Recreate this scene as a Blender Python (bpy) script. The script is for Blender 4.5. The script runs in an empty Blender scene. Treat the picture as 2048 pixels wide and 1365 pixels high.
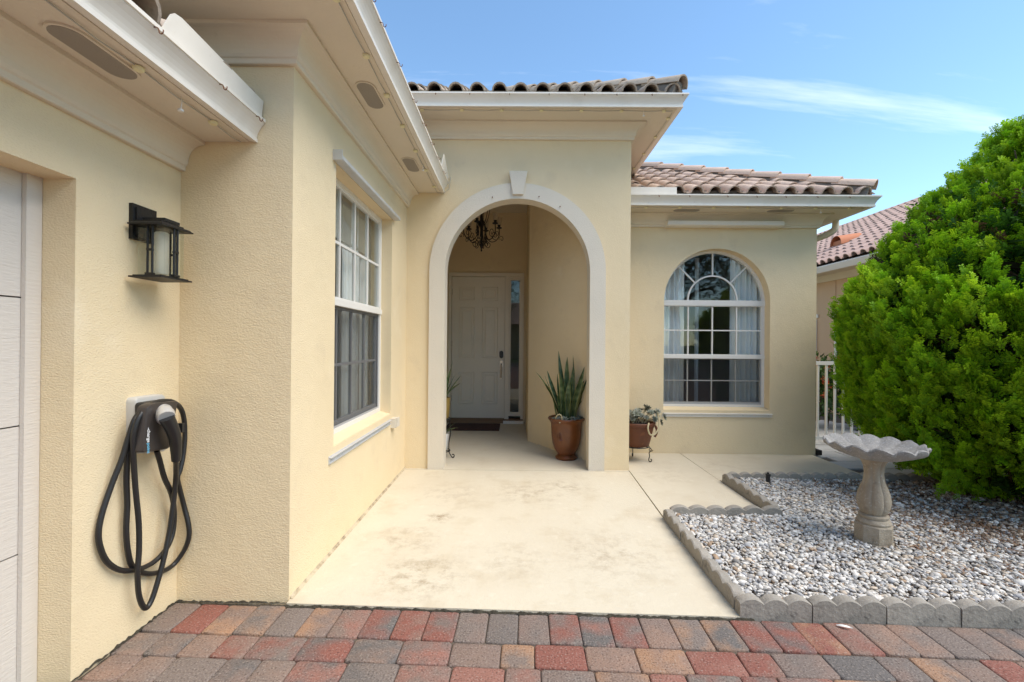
import bpy, bmesh, math, random
import numpy as np
from mathutils import Vector, Matrix
random.seed(7)
RNG = np.random.default_rng(7)
sc = bpy.context.scene
C = sc.collection
R = math.radians
# ---------------------------------------------------------------- camera
F_PX, CX, CY, ROLL = 905.0, 1030.0, 685.0, 0.0085
CAM = Vector((0, 0, 1.38))
fwd = Vector((-(CX-1024)/F_PX, 1.0, (CY-682.5)/F_PX)).normalized()
right0 = fwd.cross(Vector((0, 0, 1))).normalized()
up0 = right0.cross(fwd)
right = right0*math.cos(ROLL) + up0*math.sin(ROLL)
up = right.cross(fwd)
cd = bpy.data.cameras.new('camera'); cam = bpy.data.objects.new('camera', cd); C.objects.link(cam)
cd.sensor_width = 36; cd.lens = 36*F_PX/2048; cd.clip_end = 2000; cd.clip_start = 0.02
M = Matrix((right, up, -fwd)).transposed().to_4x4(); M.translation = CAM
cam.matrix_world = M
sc.camera = cam
# ---------------------------------------------------------------- sky
SUN_DIR = Vector((0.72, -0.33, 1.2)).normalized()       # towards the sun
w = bpy.data.worlds.new('World'); sc.world = w; w.use_nodes = True
nt = w.node_tree; nt.nodes.clear()
def N(nt, t, **k):
    n = nt.nodes.new(t)
    for a, b in k.items():
        if a.startswith('_'): n.inputs[a[1:].replace('_', ' ')].default_value = b
        else: setattr(n, a, b)
    return n
sky = N(nt, 'ShaderNodeTexSky', sky_type='NISHITA', sun_disc=False)
sky.sun_elevation = math.asin(SUN_DIR.z); sky.sun_rotation = math.atan2(SUN_DIR.x, SUN_DIR.y)
sky.air_density = 1.0; sky.dust_density = 0.0; sky.ozone_density = 1.0
tc = N(nt, 'ShaderNodeTexCoord'); sep = N(nt, 'ShaderNodeSeparateXYZ')
nt.links.new(tc.outputs['Generated'], sep.inputs[0])
add = N(nt, 'ShaderNodeMath', operation='ADD'); add.inputs[1].default_value = 0.18
mx = N(nt, 'ShaderNodeMath', operation='MAXIMUM'); mx.inputs[1].default_value = 0.02
nt.links.new(sep.outputs['Z'], mx.inputs[0]); nt.links.new(mx.outputs[0], add.inputs[0])
dx = N(nt, 'ShaderNodeMath', operation='DIVIDE'); dy = N(nt, 'ShaderNodeMath', operation='DIVIDE')
nt.links.new(sep.outputs['X'], dx.inputs[0]); nt.links.new(add.outputs[0], dx.inputs[1])
nt.links.new(sep.outputs['Y'], dy.inputs[0]); nt.links.new(add.outputs[0], dy.inputs[1])
cmb = N(nt, 'ShaderNodeCombineXYZ'); nt.links.new(dx.outputs[0], cmb.inputs[0]); nt.links.new(dy.outputs[0], cmb.inputs[1])
mp = N(nt, 'ShaderNodeMapping'); mp.inputs['Scale'].default_value = (0.40, 2.2, 1); mp.inputs['Location'].default_value = (7.0, 1.62, 0)
mp.inputs['Rotation'].default_value = (0, 0, R(6))
nt.links.new(cmb.outputs[0], mp.inputs['Vector'])
nz = N(nt, 'ShaderNodeTexNoise', _Scale=1.0, _Detail=9.0, _Roughness=0.60, _Distortion=0.35)
nt.links.new(mp.outputs[0], nz.inputs['Vector'])
rp = N(nt, 'ShaderNodeMapRange'); rp.inputs['From Min'].default_value = 0.535; rp.inputs['From Max'].default_value = 0.86
rp.inputs['To Max'].default_value = 0.58
nt.links.new(nz.outputs['Fac'], rp.inputs['Value'])
mix = N(nt, 'ShaderNodeMix', data_type='RGBA'); mix.inputs['B'].default_value = (8.6, 8.4, 8.2, 1)
tint = N(nt, 'ShaderNodeMix', data_type='RGBA', blend_type='MULTIPLY'); tint.inputs['Factor'].default_value = 1; tint.inputs['B'].default_value = (0.88, 1.01, 1.02, 1)
nt.links.new(sky.outputs[0], tint.inputs['A'])
nt.links.new(rp.outputs[0], mix.inputs['Factor']); nt.links.new(tint.outputs['Result'], mix.inputs['A'])
bg = N(nt, 'ShaderNodeBackground', _Strength=0.135)
nt.links.new(mix.outputs['Result'], bg.inputs['Color'])
wo = N(nt, 'ShaderNodeOutputWorld'); nt.links.new(bg.outputs[0], wo.inputs[0])
# ---------------------------------------------------------------- sun
sd = bpy.data.lights.new('sun', 'SUN'); so = bpy.data.objects.new('sun', sd); C.objects.link(so)
sd.energy = 2.5; sd.angle = R(52); sd.color = (1.0, 0.90, 0.77)
so.rotation_euler = SUN_DIR.to_track_quat('Z', 'Y').to_euler(); so.location = (8, -4, 12)
vs = sc.view_settings; vs.view_transform = 'Standard'; vs.look = 'None'; vs.gamma = 1; vs.exposure = 1.02
vs.use_curve_mapping = False
sc.cycles.max_bounces = 10; sc.cycles.diffuse_bounces = 5; sc.cycles.transparent_max_bounces = 16
# ---------------------------------------------------------------- helpers
def ray(px, py):
    return (fwd + right*((px-1024)/F_PX) - up*((py-682.5)/F_PX))
def at(px, py, ax, v):
    """point where the sight line of a photo pixel meets the plane x|y|z = v"""
    d = ray(px, py); i = 'xyz'.index(ax); t = (v - CAM[i])/d[i]
    return CAM + d*t
WORLD = {}
def wl(o): return WORLD.get(o.name, Vector((0, 0, 0))) if o else Vector((0, 0, 0))
class MB:
    def __init__(s): s.v = []; s.f = []; s.sm = False
    def add(s, vs, fs):
        b = len(s.v); s.v += [tuple(p) for p in vs]; s.f += [tuple(b+i for i in q) for q in fs]; return s
    def box(s, x0, x1, y0, y1, z0, z1, T=None):
        x0, x1 = min(x0, x1), max(x0, x1); y0, y1 = min(y0, y1), max(y0, y1); z0, z1 = min(z0, z1), max(z0, z1)
        p = [(x, y, z) for z in (z0, z1) for y in (y0, y1) for x in (x0, x1)]
        if T: p = [T(*q) for q in p]
        return s.add(p, [(0, 2, 3, 1), (4, 5, 7, 6), (0, 1, 5, 4), (2, 6, 7, 3), (0, 4, 6, 2), (1, 3, 7, 5)])
    def prism(s, poly, T0, T1):
        """poly: list of 2D pts; T0/T1 map them to the two end caps"""
        n = len(poly); a = [T0(*p) for p in poly]; b = [T1(*p) for p in poly]
        return s.add(a+b, [tuple(range(n-1, -1, -1)), tuple(range(n, 2*n))] + [(i, (i+1) % n, n+(i+1) % n, n+i) for i in range(n)])
    def tube(s, pts, r, n=8, cap=True):
        pts = [Vector(p) for p in pts]; m = len(pts)
        rs = r if isinstance(r, (list, tuple)) else [r]*m
        t0 = (pts[1]-pts[0]).normalized()
        a = t0.orthogonal().normalized(); vs = []; fs = []
        for i, p in enumerate(pts):
            t = (pts[min(i+1, m-1)]-pts[max(i-1, 0)])
            t = t.normalized() if t.length > 1e-9 else t0
            a = (a - t*a.dot(t)); a = a.normalized() if a.length > 1e-6 else t.orthogonal().normalized()
            b = t.cross(a)
            for k in range(n):
                q = 2*math.pi*k/n; vs.append(p + (a*math.cos(q)+b*math.sin(q))*rs[i])
        for i in range(m-1):
            for k in range(n):
                fs.append((i*n+k, i*n+(k+1) % n, (i+1)*n+(k+1) % n, (i+1)*n+k))
        if cap: fs += [tuple(range(n-1, -1, -1)), tuple((m-1)*n+k for k in range(n))]
        s.sm = True
        return s.add(vs, fs)
    def lathe(s, prof, n=32, c=(0, 0, 0), sq=None):
        vs = []; fs = []; m = len(prof)
        for r, z in prof:
            for k in range(n):
                q = 2*math.pi*k/n; rr = r*(sq(q, z) if sq else 1)
                vs.append((c[0]+rr*math.cos(q), c[1]+rr*math.sin(q), c[2]+z))
        for i in range(m-1):
            for k in range(n):
                fs.append((i*n+k, i*n+(k+1) % n, (i+1)*n+(k+1) % n, (i+1)*n+k))
        fs += [tuple(range(n-1, -1, -1)), tuple((m-1)*n+k for k in range(n))]
        s.sm = True
        return s.add(vs, fs)
    def band(s, cx, cz, r0, r1, a0, a1, T, d0, d1, n=24):
        """arc band in the (u,w) plane, extruded d0..d1"""
        P = []
        for i in range(n+1):
            q = a0+(a1-a0)*i/n
            for r in (r0, r1):
                for d in (d0, d1): P.append(T(cx+r*math.cos(q), d, cz+r*math.sin(q)))
        fs = []
        for i in range(n):
            b = 4*i; e = b+4
            fs += [(b, b+2, e+2, e), (b+1, e+1, e+3, b+3), (b, e, e+1, b+1), (b+2, b+3, e+3, e+2)]
        fs += [(0, 1, 3, 2), (4*n, 4*n+2, 4*n+3, 4*n+1)]
        return s.add(P, fs)
    def sweep(s, prof, path):
        """closed profile (out, z) swept along a plan path, outward = right-hand side of travel, mitred"""
        m = len(path); n = len(prof); vs = []; fs = []
        pv = [Vector(p) for p in path]
        ds = [(pv[i+1]-pv[i]).normalized() for i in range(m-1)]
        for i in range(m):
            d0 = ds[max(i-1, 0)]; d1 = ds[min(i, m-2)]
            n0 = Vector((d0.y, -d0.x)); n1 = Vector((d1.y, -d1.x))
            k = (n0+n1); k = k/(1+n0.dot(n1))
            for o, z in prof: vs.append((pv[i].x+k.x*o, pv[i].y+k.y*o, z))
        for i in range(m-1):
            for j in range(n):
                fs.append((i*n+j, (i+1)*n+j, (i+1)*n+(j+1) % n, i*n+(j+1) % n))
        fs += [tuple(range(n)), tuple((m-1)*n+k for k in range(n-1, -1, -1))]
        return s.add(vs, fs)
    def build(s, name, mat, parent=None, loc=None, smooth=None, angle=40, fix=True):
        me = bpy.data.meshes.new(name)
        off = wl(parent) if loc is None else Vector(loc)
        me.from_pydata([(x-off.x, y-off.y, z-off.z) for x, y, z in s.v], [], s.f)
        if fix:
            bm = bmesh.new(); bm.from_mesh(me); bmesh.ops.recalc_face_normals(bm, faces=bm.faces); bm.to_mesh(me); bm.free()
        o = bpy.data.objects.new(name, me); C.objects.link(o)
        if mat: me.materials.append(mat)
        if smooth if smooth is not None else s.sm:
            me.shade_smooth()
            try: me.set_sharp_from_angle(angle=R(angle))
            except Exception: pass
        if parent:
            o.parent = parent; WORLD[o.name] = off
        else:
            if loc is not None: o.location = loc
            WORLD[o.name] = Vector(o.location)
        return o
def thing(name, label, cat, loc=(0, 0, 0), group=None, rz=0):
    o = bpy.data.objects.new(name, None); C.objects.link(o); o.location = loc; o.empty_display_size = 0.1
    o.rotation_euler = (0, 0, rz)
    WORLD[o.name] = Vector(loc); tag(o, label, cat, group); return o
def tag(o, label, cat, group=None):
    o['label'] = label; o['category'] = cat
    if group: o['group'] = group
    return o
def struct(o, label=None):
    o['kind'] = 'structure'
    if label: o['label'] = label
    return o
def inst(src, name, parent, mw=None, mesh=None):
    """another object sharing mesh data, placed by a matrix relative to its parent"""
    o = bpy.data.objects.new(name, mesh or src); C.objects.link(o); o.parent = parent
    WORLD[o.name] = wl(parent)
    if mw is not None:
        o.matrix_local = Matrix.Translation(-wl(parent)) @ mw
    return o
def copy_tree(o, parent=None):
    c = o.copy(); C.objects.link(c)
    if parent: c.parent = parent
    for ch in list(o.children): copy_tree(ch, c)
    return c
def smoothpath(pts, n=6):
    """Catmull-Rom through the points"""
    P = [Vector(p) for p in pts]; out = []
    for i in range(len(P)-1):
        a = P[max(i-1, 0)]; b = P[i]; c = P[i+1]; d = P[min(i+2, len(P)-1)]
        for k in range(n):
            t = k/n
            out.append(0.5*((2*b)+(c-a)*t+(2*a-5*b+4*c-d)*t*t+(3*b-a-3*c+d)*t**3))
    out.append(P[-1]); return out
# ---------------------------------------------------------------- materials
def mat(name, col, rough=0.6, metal=0.0, var=None, bump=None, bump2=None, spec=None, coat=0, trans=None, attr=None, objvar=0.0, bevel=0):
    """var: list of (scale, lo, hi, colour, amount[, detail]) noise masks mixed over the base colour; bump: (scale, distance, detail)"""
    m = bpy.data.materials.new(name); m.use_nodes = True; t = m.node_tree; L = t.links.new
    p = t.nodes['Principled BSDF']; p.inputs['Roughness'].default_value = rough; p.inputs['Metallic'].default_value = metal
    if spec is not None: p.inputs['Specular IOR Level'].default_value = spec
    if coat: p.inputs['Coat Weight'].default_value = coat; p.inputs['Coat Roughness'].default_value = 0.25
    co = N(t, 'ShaderNodeTexCoord'); vec = co.outputs['Object']
    src = None
    if attr:
        a = N(t, 'ShaderNodeAttribute', attribute_name=attr); src = a.outputs['Color']
    def colour(sock):
        if src is None: sock.default_value = (*col, 1)
        else: L(src, sock)
    if objvar:
        oi = N(t, 'ShaderNodeObjectInfo'); mr = N(t, 'ShaderNodeMapRange')
        mr.inputs['To Min'].default_value = 1-objvar; mr.inputs['To Max'].default_value = 1+objvar
        L(oi.outputs['Random'], mr.inputs['Value'])
        h = N(t, 'ShaderNodeHueSaturation'); colour(h.inputs['Color']); L(mr.outputs[0], h.inputs['Value']); src = h.outputs[0]
    for v in (var or []):
        sca, lo, hi, c2, amt = v[:5]
        n = N(t, 'ShaderNodeTexNoise', _Scale=sca, _Detail=(v[5] if len(v) > 5 else 6.0), _Roughness=0.6); L(vec, n.inputs['Vector'])
        mr = N(t, 'ShaderNodeMapRange'); mr.inputs['From Min'].default_value = lo; mr.inputs['From Max'].default_value = hi
        mr.inputs['To Max'].default_value = amt; L(n.outputs['Fac'], mr.inputs['Value'])
        x = N(t, 'ShaderNodeMix', data_type='RGBA'); x.inputs['B'].default_value = (*c2, 1)
        colour(x.inputs['A']); L(mr.outputs[0], x.inputs['Factor']); src = x.outputs['Result']
    colour(p.inputs['Base Color'])
    prev = None
    if bevel:
        bv = N(t, 'ShaderNodeBevel', samples=4, _Radius=bevel); prev = bv.outputs[0]
    for b in (bump, bump2):
        if not b: continue
        n = N(t, 'ShaderNodeTexNoise', _Scale=b[0], _Detail=b[2] if len(b) > 2 else 4.0, _Roughness=0.55)
        if len(b) > 3:
            mpg = N(t, 'ShaderNodeMapping'); mpg.inputs['Scale'].default_value = b[3]; L(vec, mpg.inputs['Vector']); L(mpg.outputs[0], n.inputs['Vector'])
        else: L(vec, n.inputs['Vector'])
        bn = N(t, 'ShaderNodeBump', _Strength=1.0, _Distance=b[1]); L(n.outputs['Fac'], bn.inputs['Height'])
        if prev: L(prev, bn.inputs['Normal'])
        prev = bn.outputs[0]
    if prev: L(prev, p.inputs['Normal'])
    if trans:
        tr = N(t, 'ShaderNodeBsdfTranslucent'); ms = N(t, 'ShaderNodeMixShader', _Fac=trans)
        colour(tr.inputs['Color']); out = t.nodes['Material Output']
        L(p.outputs[0], ms.inputs[1]); L(tr.outputs[0], ms.inputs[2]); L(ms.outputs[0], out.inputs['Surface'])
    return m
def glass_mat(name, tint=(0.86, 0.93, 0.90), refl=1.0, rough=0.0):
    m = bpy.data.materials.new(name); m.use_nodes = True; t = m.node_tree; t.nodes.clear(); L = t.links.new
    fr = N(t, 'ShaderNodeFresnel', _IOR=1.5); mu = N(t, 'ShaderNodeMath', operation='MULTIPLY'); mu.inputs[1].default_value = refl; mu.use_clamp = True
    ge = N(t, 'ShaderNodeNewGeometry'); io = N(t, 'ShaderNodeMapRange'); io.inputs['To Min'].default_value = 1.5; io.inputs['To Max'].default_value = 1/1.5   # same reflectance on both faces of the sheet
    L(ge.outputs['Backfacing'], io.inputs['Value']); L(io.outputs[0], fr.inputs['IOR'])
    L(fr.outputs[0], mu.inputs[0])
    tr = N(t, 'ShaderNodeBsdfTransparent'); tr.inputs[0].default_value = (*tint, 1)
    gl = N(t, 'ShaderNodeBsdfGlossy', _Roughness=rough); ms = N(t, 'ShaderNodeMixShader'); o = N(t, 'ShaderNodeOutputMaterial')
    L(mu.outputs[0], ms.inputs[0]); L(tr.outputs[0], ms.inputs[1]); L(gl.outputs[0], ms.inputs[2]); L(ms.outputs[0], o.inputs[0])
    return m
def screen_mat(name):
    m = bpy.data.materials.new(name); m.use_nodes = True; t = m.node_tree; t.nodes.clear(); L = t.links.new
    tr = N(t, 'ShaderNodeBsdfTransparent'); df = N(t, 'ShaderNodeBsdfDiffuse'); df.inputs[0].default_value = (0.035, 0.035, 0.037, 1)
    ms = N(t, 'ShaderNodeMixShader', _Fac=0.22); o = N(t, 'ShaderNodeOutputMaterial')
    L(tr.outputs[0], ms.inputs[1]); L(df.outputs[0], ms.inputs[2]); L(ms.outputs[0], o.inputs[0]); return m
STUCCO = mat('stucco', (0.765, 0.630, 0.415), 0.9, var=[(0.8, 0.35, 0.75, (0.69, 0.56, 0.355), 0.8), (4, 0.58, 0.85, (0.56, 0.45, 0.31), 0.5), (22, 0.68, 0.80, (0.45, 0.36, 0.25), 0.35), (1.7, 0.60, 0.8, (0.82, 0.71, 0.53), 0.6)],
             bump=(95, 0.0034, 2.5, (1, 1, 1.7)), bump2=(6, 0.005, 3), spec=0.15)
TRIM = mat('trim_stucco', (0.68, 0.615, 0.51), 0.85, var=[(1.5, 0.4, 0.8, (0.58, 0.54, 0.45), 0.6), (9, 0.66, 0.8, (0.46, 0.41, 0.32), 0.35)], bump=(110, 0.003, 2), spec=0.15)
CREAMW = mat('crown_paint', (0.70, 0.625, 0.505), 0.7, var=[(2, 0.45, 0.8, (0.60, 0.55, 0.45), 0.5), (14, 0.66, 0.82, (0.44, 0.39, 0.30), 0.3)], bump=(60, 0.002, 2), spec=0.2)
GUTM = mat('gutter_paint', (0.76, 0.71, 0.63), 0.38, var=[(4, 0.5, 0.85, (0.56, 0.49, 0.38), 0.45), (30, 0.64, 0.8, (0.5, 0.42, 0.32), 0.35)], bump=(9, 0.002, 2))
WHITE = mat('white_frame', (0.74, 0.715, 0.665), 0.4, var=[(12, 0.6, 0.85, (0.6, 0.58, 0.53), 0.35)])
DOORM = mat('door_paint', (0.76, 0.69, 0.57), 0.5, var=[(3, 0.5, 0.8, (0.62, 0.58, 0.50), 0.4)], bump=(40, 0.001, 2))
GARM = mat('garage_door_paint', (0.63, 0.575, 0.51), 0.55, bump=(120, 0.002, 3, (1, 0.15, 1)))
ALU = mat('bare_aluminium', (0.58, 0.58, 0.57), 0.45, 0.25, var=[(15, 0.5, 0.8, (0.42, 0.43, 0.43), 0.6)])
IRON = mat('black_iron', (0.007, 0.0065, 0.0065), 0.5, 0.0, bump=(80, 0.002, 2))
RUST = mat('rusty_hook', (0.16, 0.06, 0.025), 0.8)
DARK = mat('dark_gap', (0.02, 0.018, 0.015), 0.95)
GLASS = glass_mat('window_glass', (0.965, 0.985, 0.975), 1.0)
LGLASS = glass_mat('lantern_glass', (0.96, 0.98, 0.97), 0.9)
SCREEN = screen_mat('insect_screen')
VENT = mat('vent_mesh', (0.33, 0.29, 0.24), 0.8, bump=(400, 0.003, 1))
BULB = mat('bulb_plastic', (0.74, 0.68, 0.42), 0.3)
WIRE = mat('grey_wire', (0.42, 0.40, 0.36), 0.6)
TILE = mat('clay_tile', (0.56, 0.425, 0.335), 0.85, objvar=0.16, var=[(5, 0.45, 0.75, (0.44, 0.32, 0.245), 0.7), (18, 0.56, 0.75, (0.20, 0.165, 0.14), 0.6), (70, 0.6, 0.75, (0.62, 0.50, 0.40), 0.35)], bump=(45, 0.004, 4), spec=0.2)
TILEG = mat('weathered_tile', (0.44, 0.36, 0.285), 0.9, objvar=0.15, var=[(5, 0.45, 0.75, (0.30, 0.245, 0.195), 0.7), (20, 0.56, 0.75, (0.12, 0.10, 0.085), 0.6)], bump=(45, 0.004, 4), spec=0.2)
MORTAR = mat('roof_mortar', (0.20, 0.175, 0.15), 0.95, var=[(9, 0.4, 0.8, (0.11, 0.095, 0.085), 0.8)], bump=(30, 0.006, 4))
NTILE = mat('neighbour_tile', (0.47, 0.33, 0.275), 0.85, objvar=0.13, var=[(4, 0.45, 0.8, (0.36, 0.25, 0.21), 0.6), (25, 0.6, 0.8, (0.25, 0.19, 0.16), 0.4)], spec=0.2)
# ================================================================ SETTING
XA, XC, YB, YP, XP, YW, XW = -1.79, -1.19, 2.40, 4.92, 1.246, 5.705, 3.78
GRASS = mat('lawn', (0.06, 0.10, 0.025), 0.95, var=[(3, 0.4, 0.7, (0.10, 0.13, 0.04), 0.6)], bump=(60, 0.02, 3))
struct(MB().add([(-300, -300, -0.14), (300, -300, -0.14), (300, 300, -0.14), (-300, 300, -0.14)], [(0, 1, 2, 3)]).build('ground', GRASS))
ASPH = mat('asphalt', (0.05, 0.05, 0.05), 0.9, bump=(150, 0.004, 2))
struct(MB().box(-150, 150, -17, -10, -0.13, -0.10).build('road', ASPH))
# brick field material: used for the bedding far from the built pavers
def paver_mat(name):
    m = bpy.data.materials.new(name); m.use_nodes = True; t = m.node_tree; L = t.links.new
    p = t.nodes['Principled BSDF']; p.inputs['Roughness'].default_value = 0.85; p.inputs['Specular IOR Level'].default_value = 0.25
    oi = N(t, 'ShaderNodeObjectInfo'); co = N(t, 'ShaderNodeTexCoord')
    pal = [(0.0, (0.205, 0.150, 0.125)), (0.15, (0.23, 0.092, 0.070)), (0.25, (0.165, 0.138, 0.122)), (0.38, (0.225, 0.160, 0.128)), (0.50, (0.33, 0.195, 0.12)),
           (0.57, (0.132, 0.120, 0.112)), (0.70, (0.27, 0.130, 0.100)), (0.79, (0.185, 0.150, 0.130)), (0.92, (0.26, 0.172, 0.13))]
    def ramp(v):
        r = N(t, 'ShaderNodeValToRGB'); r.color_ramp.interpolation = 'CONSTANT'; e = r.color_ramp.elements
        while len(e) > 1: e.remove(e[-1])
        e[0].position = 0; e[0].color = (*pal[0][1], 1)
        for q, c in pal[1:]:
            x = e.new(q); x.color = (*c, 1)
        L(v, r.inputs[0]); return r.outputs[0]
    c1 = ramp(oi.outputs['Random'])
    mm = N(t, 'ShaderNodeMath', operation='MULTIPLY'); mm.inputs[1].default_value = 7.31; fr = N(t, 'ShaderNodeMath', operation='FRACT')
    L(oi.outputs['Random'], mm.inputs[0]); L(mm.outputs[0], fr.inputs[0]); c2 = ramp(fr.outputs[0])
    off = N(t, 'ShaderNodeVectorMath', operation='ADD'); sc2 = N(t, 'ShaderNodeVectorMath', operation='SCALE'); sc2.inputs['Scale'].default_value = 31.0
    cb = N(t, 'ShaderNodeCombineXYZ'); L(oi.outputs['Random'], cb.inputs[0]); L(fr.outputs[0], cb.inputs[1]); L(cb.outputs[0], sc2.inputs[0])
    L(co.outputs['Object'], off.inputs[0]); L(sc2.outputs[0], off.inputs[1])
    n1 = N(t, 'ShaderNodeTexNoise', _Scale=7.0, _Detail=4.0); L(off.outputs[0], n1.inputs['Vector'])
    mr = N(t, 'ShaderNodeMapRange'); mr.inputs['From Min'].default_value = 0.40; mr.inputs['From Max'].default_value = 0.64; mr.inputs['To Max'].default_value = 0.9; L(n1.outputs['Fac'], mr.inputs['Value'])
    x = N(t, 'ShaderNodeMix', data_type='RGBA'); L(mr.outputs[0], x.inputs['Factor']); L(c1, x.inputs['A']); L(c2, x.inputs['B'])
    # aggregate speckle
    n2 = N(t, 'ShaderNodeTexNoise', _Scale=120.0, _Detail=3.0); L(off.outputs[0], n2.inputs['Vector'])
    mr2 = N(t, 'ShaderNodeMapRange'); mr2.inputs['From Min'].default_value = 0.57; mr2.inputs['From Max'].default_value = 0.70; mr2.inputs['To Max'].default_value = 0.6; L(n2.outputs['Fac'], mr2.inputs['Value'])
    x2 = N(t, 'ShaderNodeMix', data_type='RGBA'); x2.inputs['B'].default_value = (0.36, 0.31, 0.265, 1); L(mr2.outputs[0], x2.inputs['Factor']); L(x.outputs['Result'], x2.inputs['A'])
    mr3 = N(t, 'ShaderNodeMapRange'); mr3.inputs['From Min'].default_value = 0.44; mr3.inputs['From Max'].default_value = 0.32; mr3.inputs['To Max'].default_value = 0.65; L(n2.outputs['Fac'], mr3.inputs['Value'])
    x3 = N(t, 'ShaderNodeMix', data_type='RGBA'); x3.inputs['B'].default_value = (0.035, 0.026, 0.024, 1); L(mr3.outputs[0], x3.inputs['Factor']); L(x2.outputs['Result'], x3.inputs['A'])
    L(x3.outputs['Result'], p.inputs['Base Color'])
    bn = N(t, 'ShaderNodeBump', _Strength=1.0, _Distance=0.004); L(n2.outputs['Fac'], bn.inputs['Height'])
    n4 = N(t, 'ShaderNodeTexNoise', _Scale=22.0, _Detail=3.0); L(off.outputs[0], n4.inputs['Vector'])
    b2 = N(t, 'ShaderNodeBump', _Strength=1.0, _Distance=0.006); L(n4.outputs['Fac'], b2.inputs['Height']); L(bn.outputs[0], b2.inputs['Normal'])
    L(b2.outputs[0], p.inputs['Normal'])
    return m
PAVER = paver_mat('brick_paver')
def far_brick():
    m = mat('paver_field', (0.24, 0.16, 0.13), 0.9); t = m.node_tree; L = t.links.new; p = t.nodes['Principled BSDF']
    co = N(t, 'ShaderNodeTexCoord'); b = N(t, 'ShaderNodeTexBrick', _Scale=1.0); L(co.outputs['Object'], b.inputs['Vector'])
    b.inputs['Brick Width'].default_value = 0.19; b.inputs['Row Height'].default_value = 0.15; b.inputs['Mortar Size'].default_value = 0.006
    b.inputs['Color1'].default_value = (0.30, 0.13, 0.095, 1); b.inputs['Color2'].default_value = (0.17, 0.145, 0.13, 1); b.inputs['Mortar'].default_value = (0.05, 0.04, 0.035, 1)
    L(b.outputs['Color'], p.inputs['Base Color']); return m
FIELD = far_brick()
SAND = mat('joint_sand', (0.10, 0.08, 0.06), 0.95, var=[(30, 0.4, 0.7, (0.12, 0.10, 0.075), 0.6)], bump=(90, 0.006, 3))
drive = struct(MB().box(-9, 8, -10, 0.9, -0.09, -0.030).build('driveway', FIELD))
bed = struct(MB().box(-1.95, 8, 0.9, 2.5, -0.09, -0.026).build('paver_bedding', SAND))
def paver_mesh(wd, dp, seed):
    r = random.Random(seed); t = 0.055; c = 0.009; iv = 0.0055
    def ring(ins, z, cut):
        x, y = wd/2-ins, dp/2-ins
        return [(-x+cut, -y, z), (x-cut, -y, z), (x, -y+cut, z), (x, y-cut, z), (x-cut, y, z), (-x+cut, y, z), (-x, y-cut, z), (-x, -y+cut, z)]
    j = [(r.uniform(-.0015, .0015), r.uniform(-.0015, .0015)) for _ in range(8)]
    rings = [ring(0, -t, c), ring(0, -0.008, c), ring(iv*0.45, -0.002, c), ring(iv*1.6, 0.0, c)]
    m = MB(); vs = []
    for k, q in enumerate(rings):
        vs += [(a+j[i][0], b+j[i][1], z+(r.uniform(-.0012, .0012) if k > 1 else 0)) for i, (a, b, z) in enumerate(q)]
    fs = [(i+8*k, (i+1) % 8+8*k, (i+1) % 8+8*(k+1), i+8*(k+1)) for k in range(3) for i in range(8)]
    fs.append(tuple(24+i for i in range(8)))
    me = bpy.data.meshes.new('paver'); me.from_pydata(vs, [], fs); me.materials.append(PAVER); me.shade_smooth()
    return me
PM = {k: [paver_mesh(a-0.0015, b-0.0015, s) for s in range(3)] for k, (a, b) in {'sq': (.15, .15), 'st': (.225, .15), 'so': (.15, .228)}.items()}
SK = -0.030                                   # the rows run slightly askew to the house
def edge(x): return 2.372 + SK*(x-XC)        # front edge of the entry slab
rp_ = random.Random(11)
def put_paver(kind, x, y, row):
    me = rp_.choice(PM[kind])
    mw = Matrix.Translation((x, y, -0.012+rp_.uniform(-.003, .002))) @ Matrix.Rotation(math.atan(SK)+rp_.uniform(-.008, .008), 4, 'Z') @ Matrix.Rotation(rp_.uniform(-.008, .008), 4, 'X') @ Matrix.Rotation(rp_.uniform(-.006, .006), 4, 'Y')
    if rp_.random() < .5: mw = mw @ Matrix.Rotation(math.pi, 4, 'Z')
    inst(me, 'paver', bed, mw)
x = -1.715
while x < 5.2:
    put_paver('so', x, edge(x)-0.004-0.114, 0); x += 0.1515
yy = 0.24+0.002
for row in range(8):
    x = -1.79 + (0.02 if row % 2 else 0.0)
    while x < (3.6 if row < 3 else 2.6):
        k = rp_.choice(['sq', 'st', 'st']); wd = .15 if k == 'sq' else .225
        put_paver(k, x+wd/2, edge(x+wd/2)-yy-0.076, row); x += wd+0.0015
    yy += 0.1525
# moss in the joint along the slab
MOSS = mat('joint_moss', (0.030, 0.026, 0.018), 1.0, var=[(40, .4, .7, (0.07, 0.06, 0.04), .8)], bump=(70, 0.01, 4))
m = MB(); r_ = random.Random(3); n = 150; top = []; bot = []
for i in range(n+1):
    x = -1.2+2.42*i/n; top.append((x, edge(x)-0.0015, -0.007+r_.uniform(-.005, .005))); bot.append((x, edge(x)-0.008-r_.uniform(0, .010), -0.015+r_.uniform(0, .003)))
m.add(top+bot, [(i, i+1, n+2+i, n+1+i) for i in range(n)])
mo = m.build('moss', MOSS); mo['kind'] = 'stuff'; mo['label'] = 'dark moss filling the joint between entry slab and brick pavers'; mo['category'] = 'moss'
m = MB(); r_ = random.Random(5); top = []; bot = []; n = 60       # debris line along the garage wall and the pier
for i in range(n+1):
    f = i/n; top.append((XA+0.0, 1.5+0.9*f, -0.010+r_.uniform(-.004, .009))); bot.append((XA+0.006+r_.uniform(0, .012), 1.5+0.9*f, -0.010))
b0 = len(top)
m.add(top+bot, [(i, i+1, n+2+i, n+1+i) for i in range(n)])
top = []; bot = []; n = 45
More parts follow.
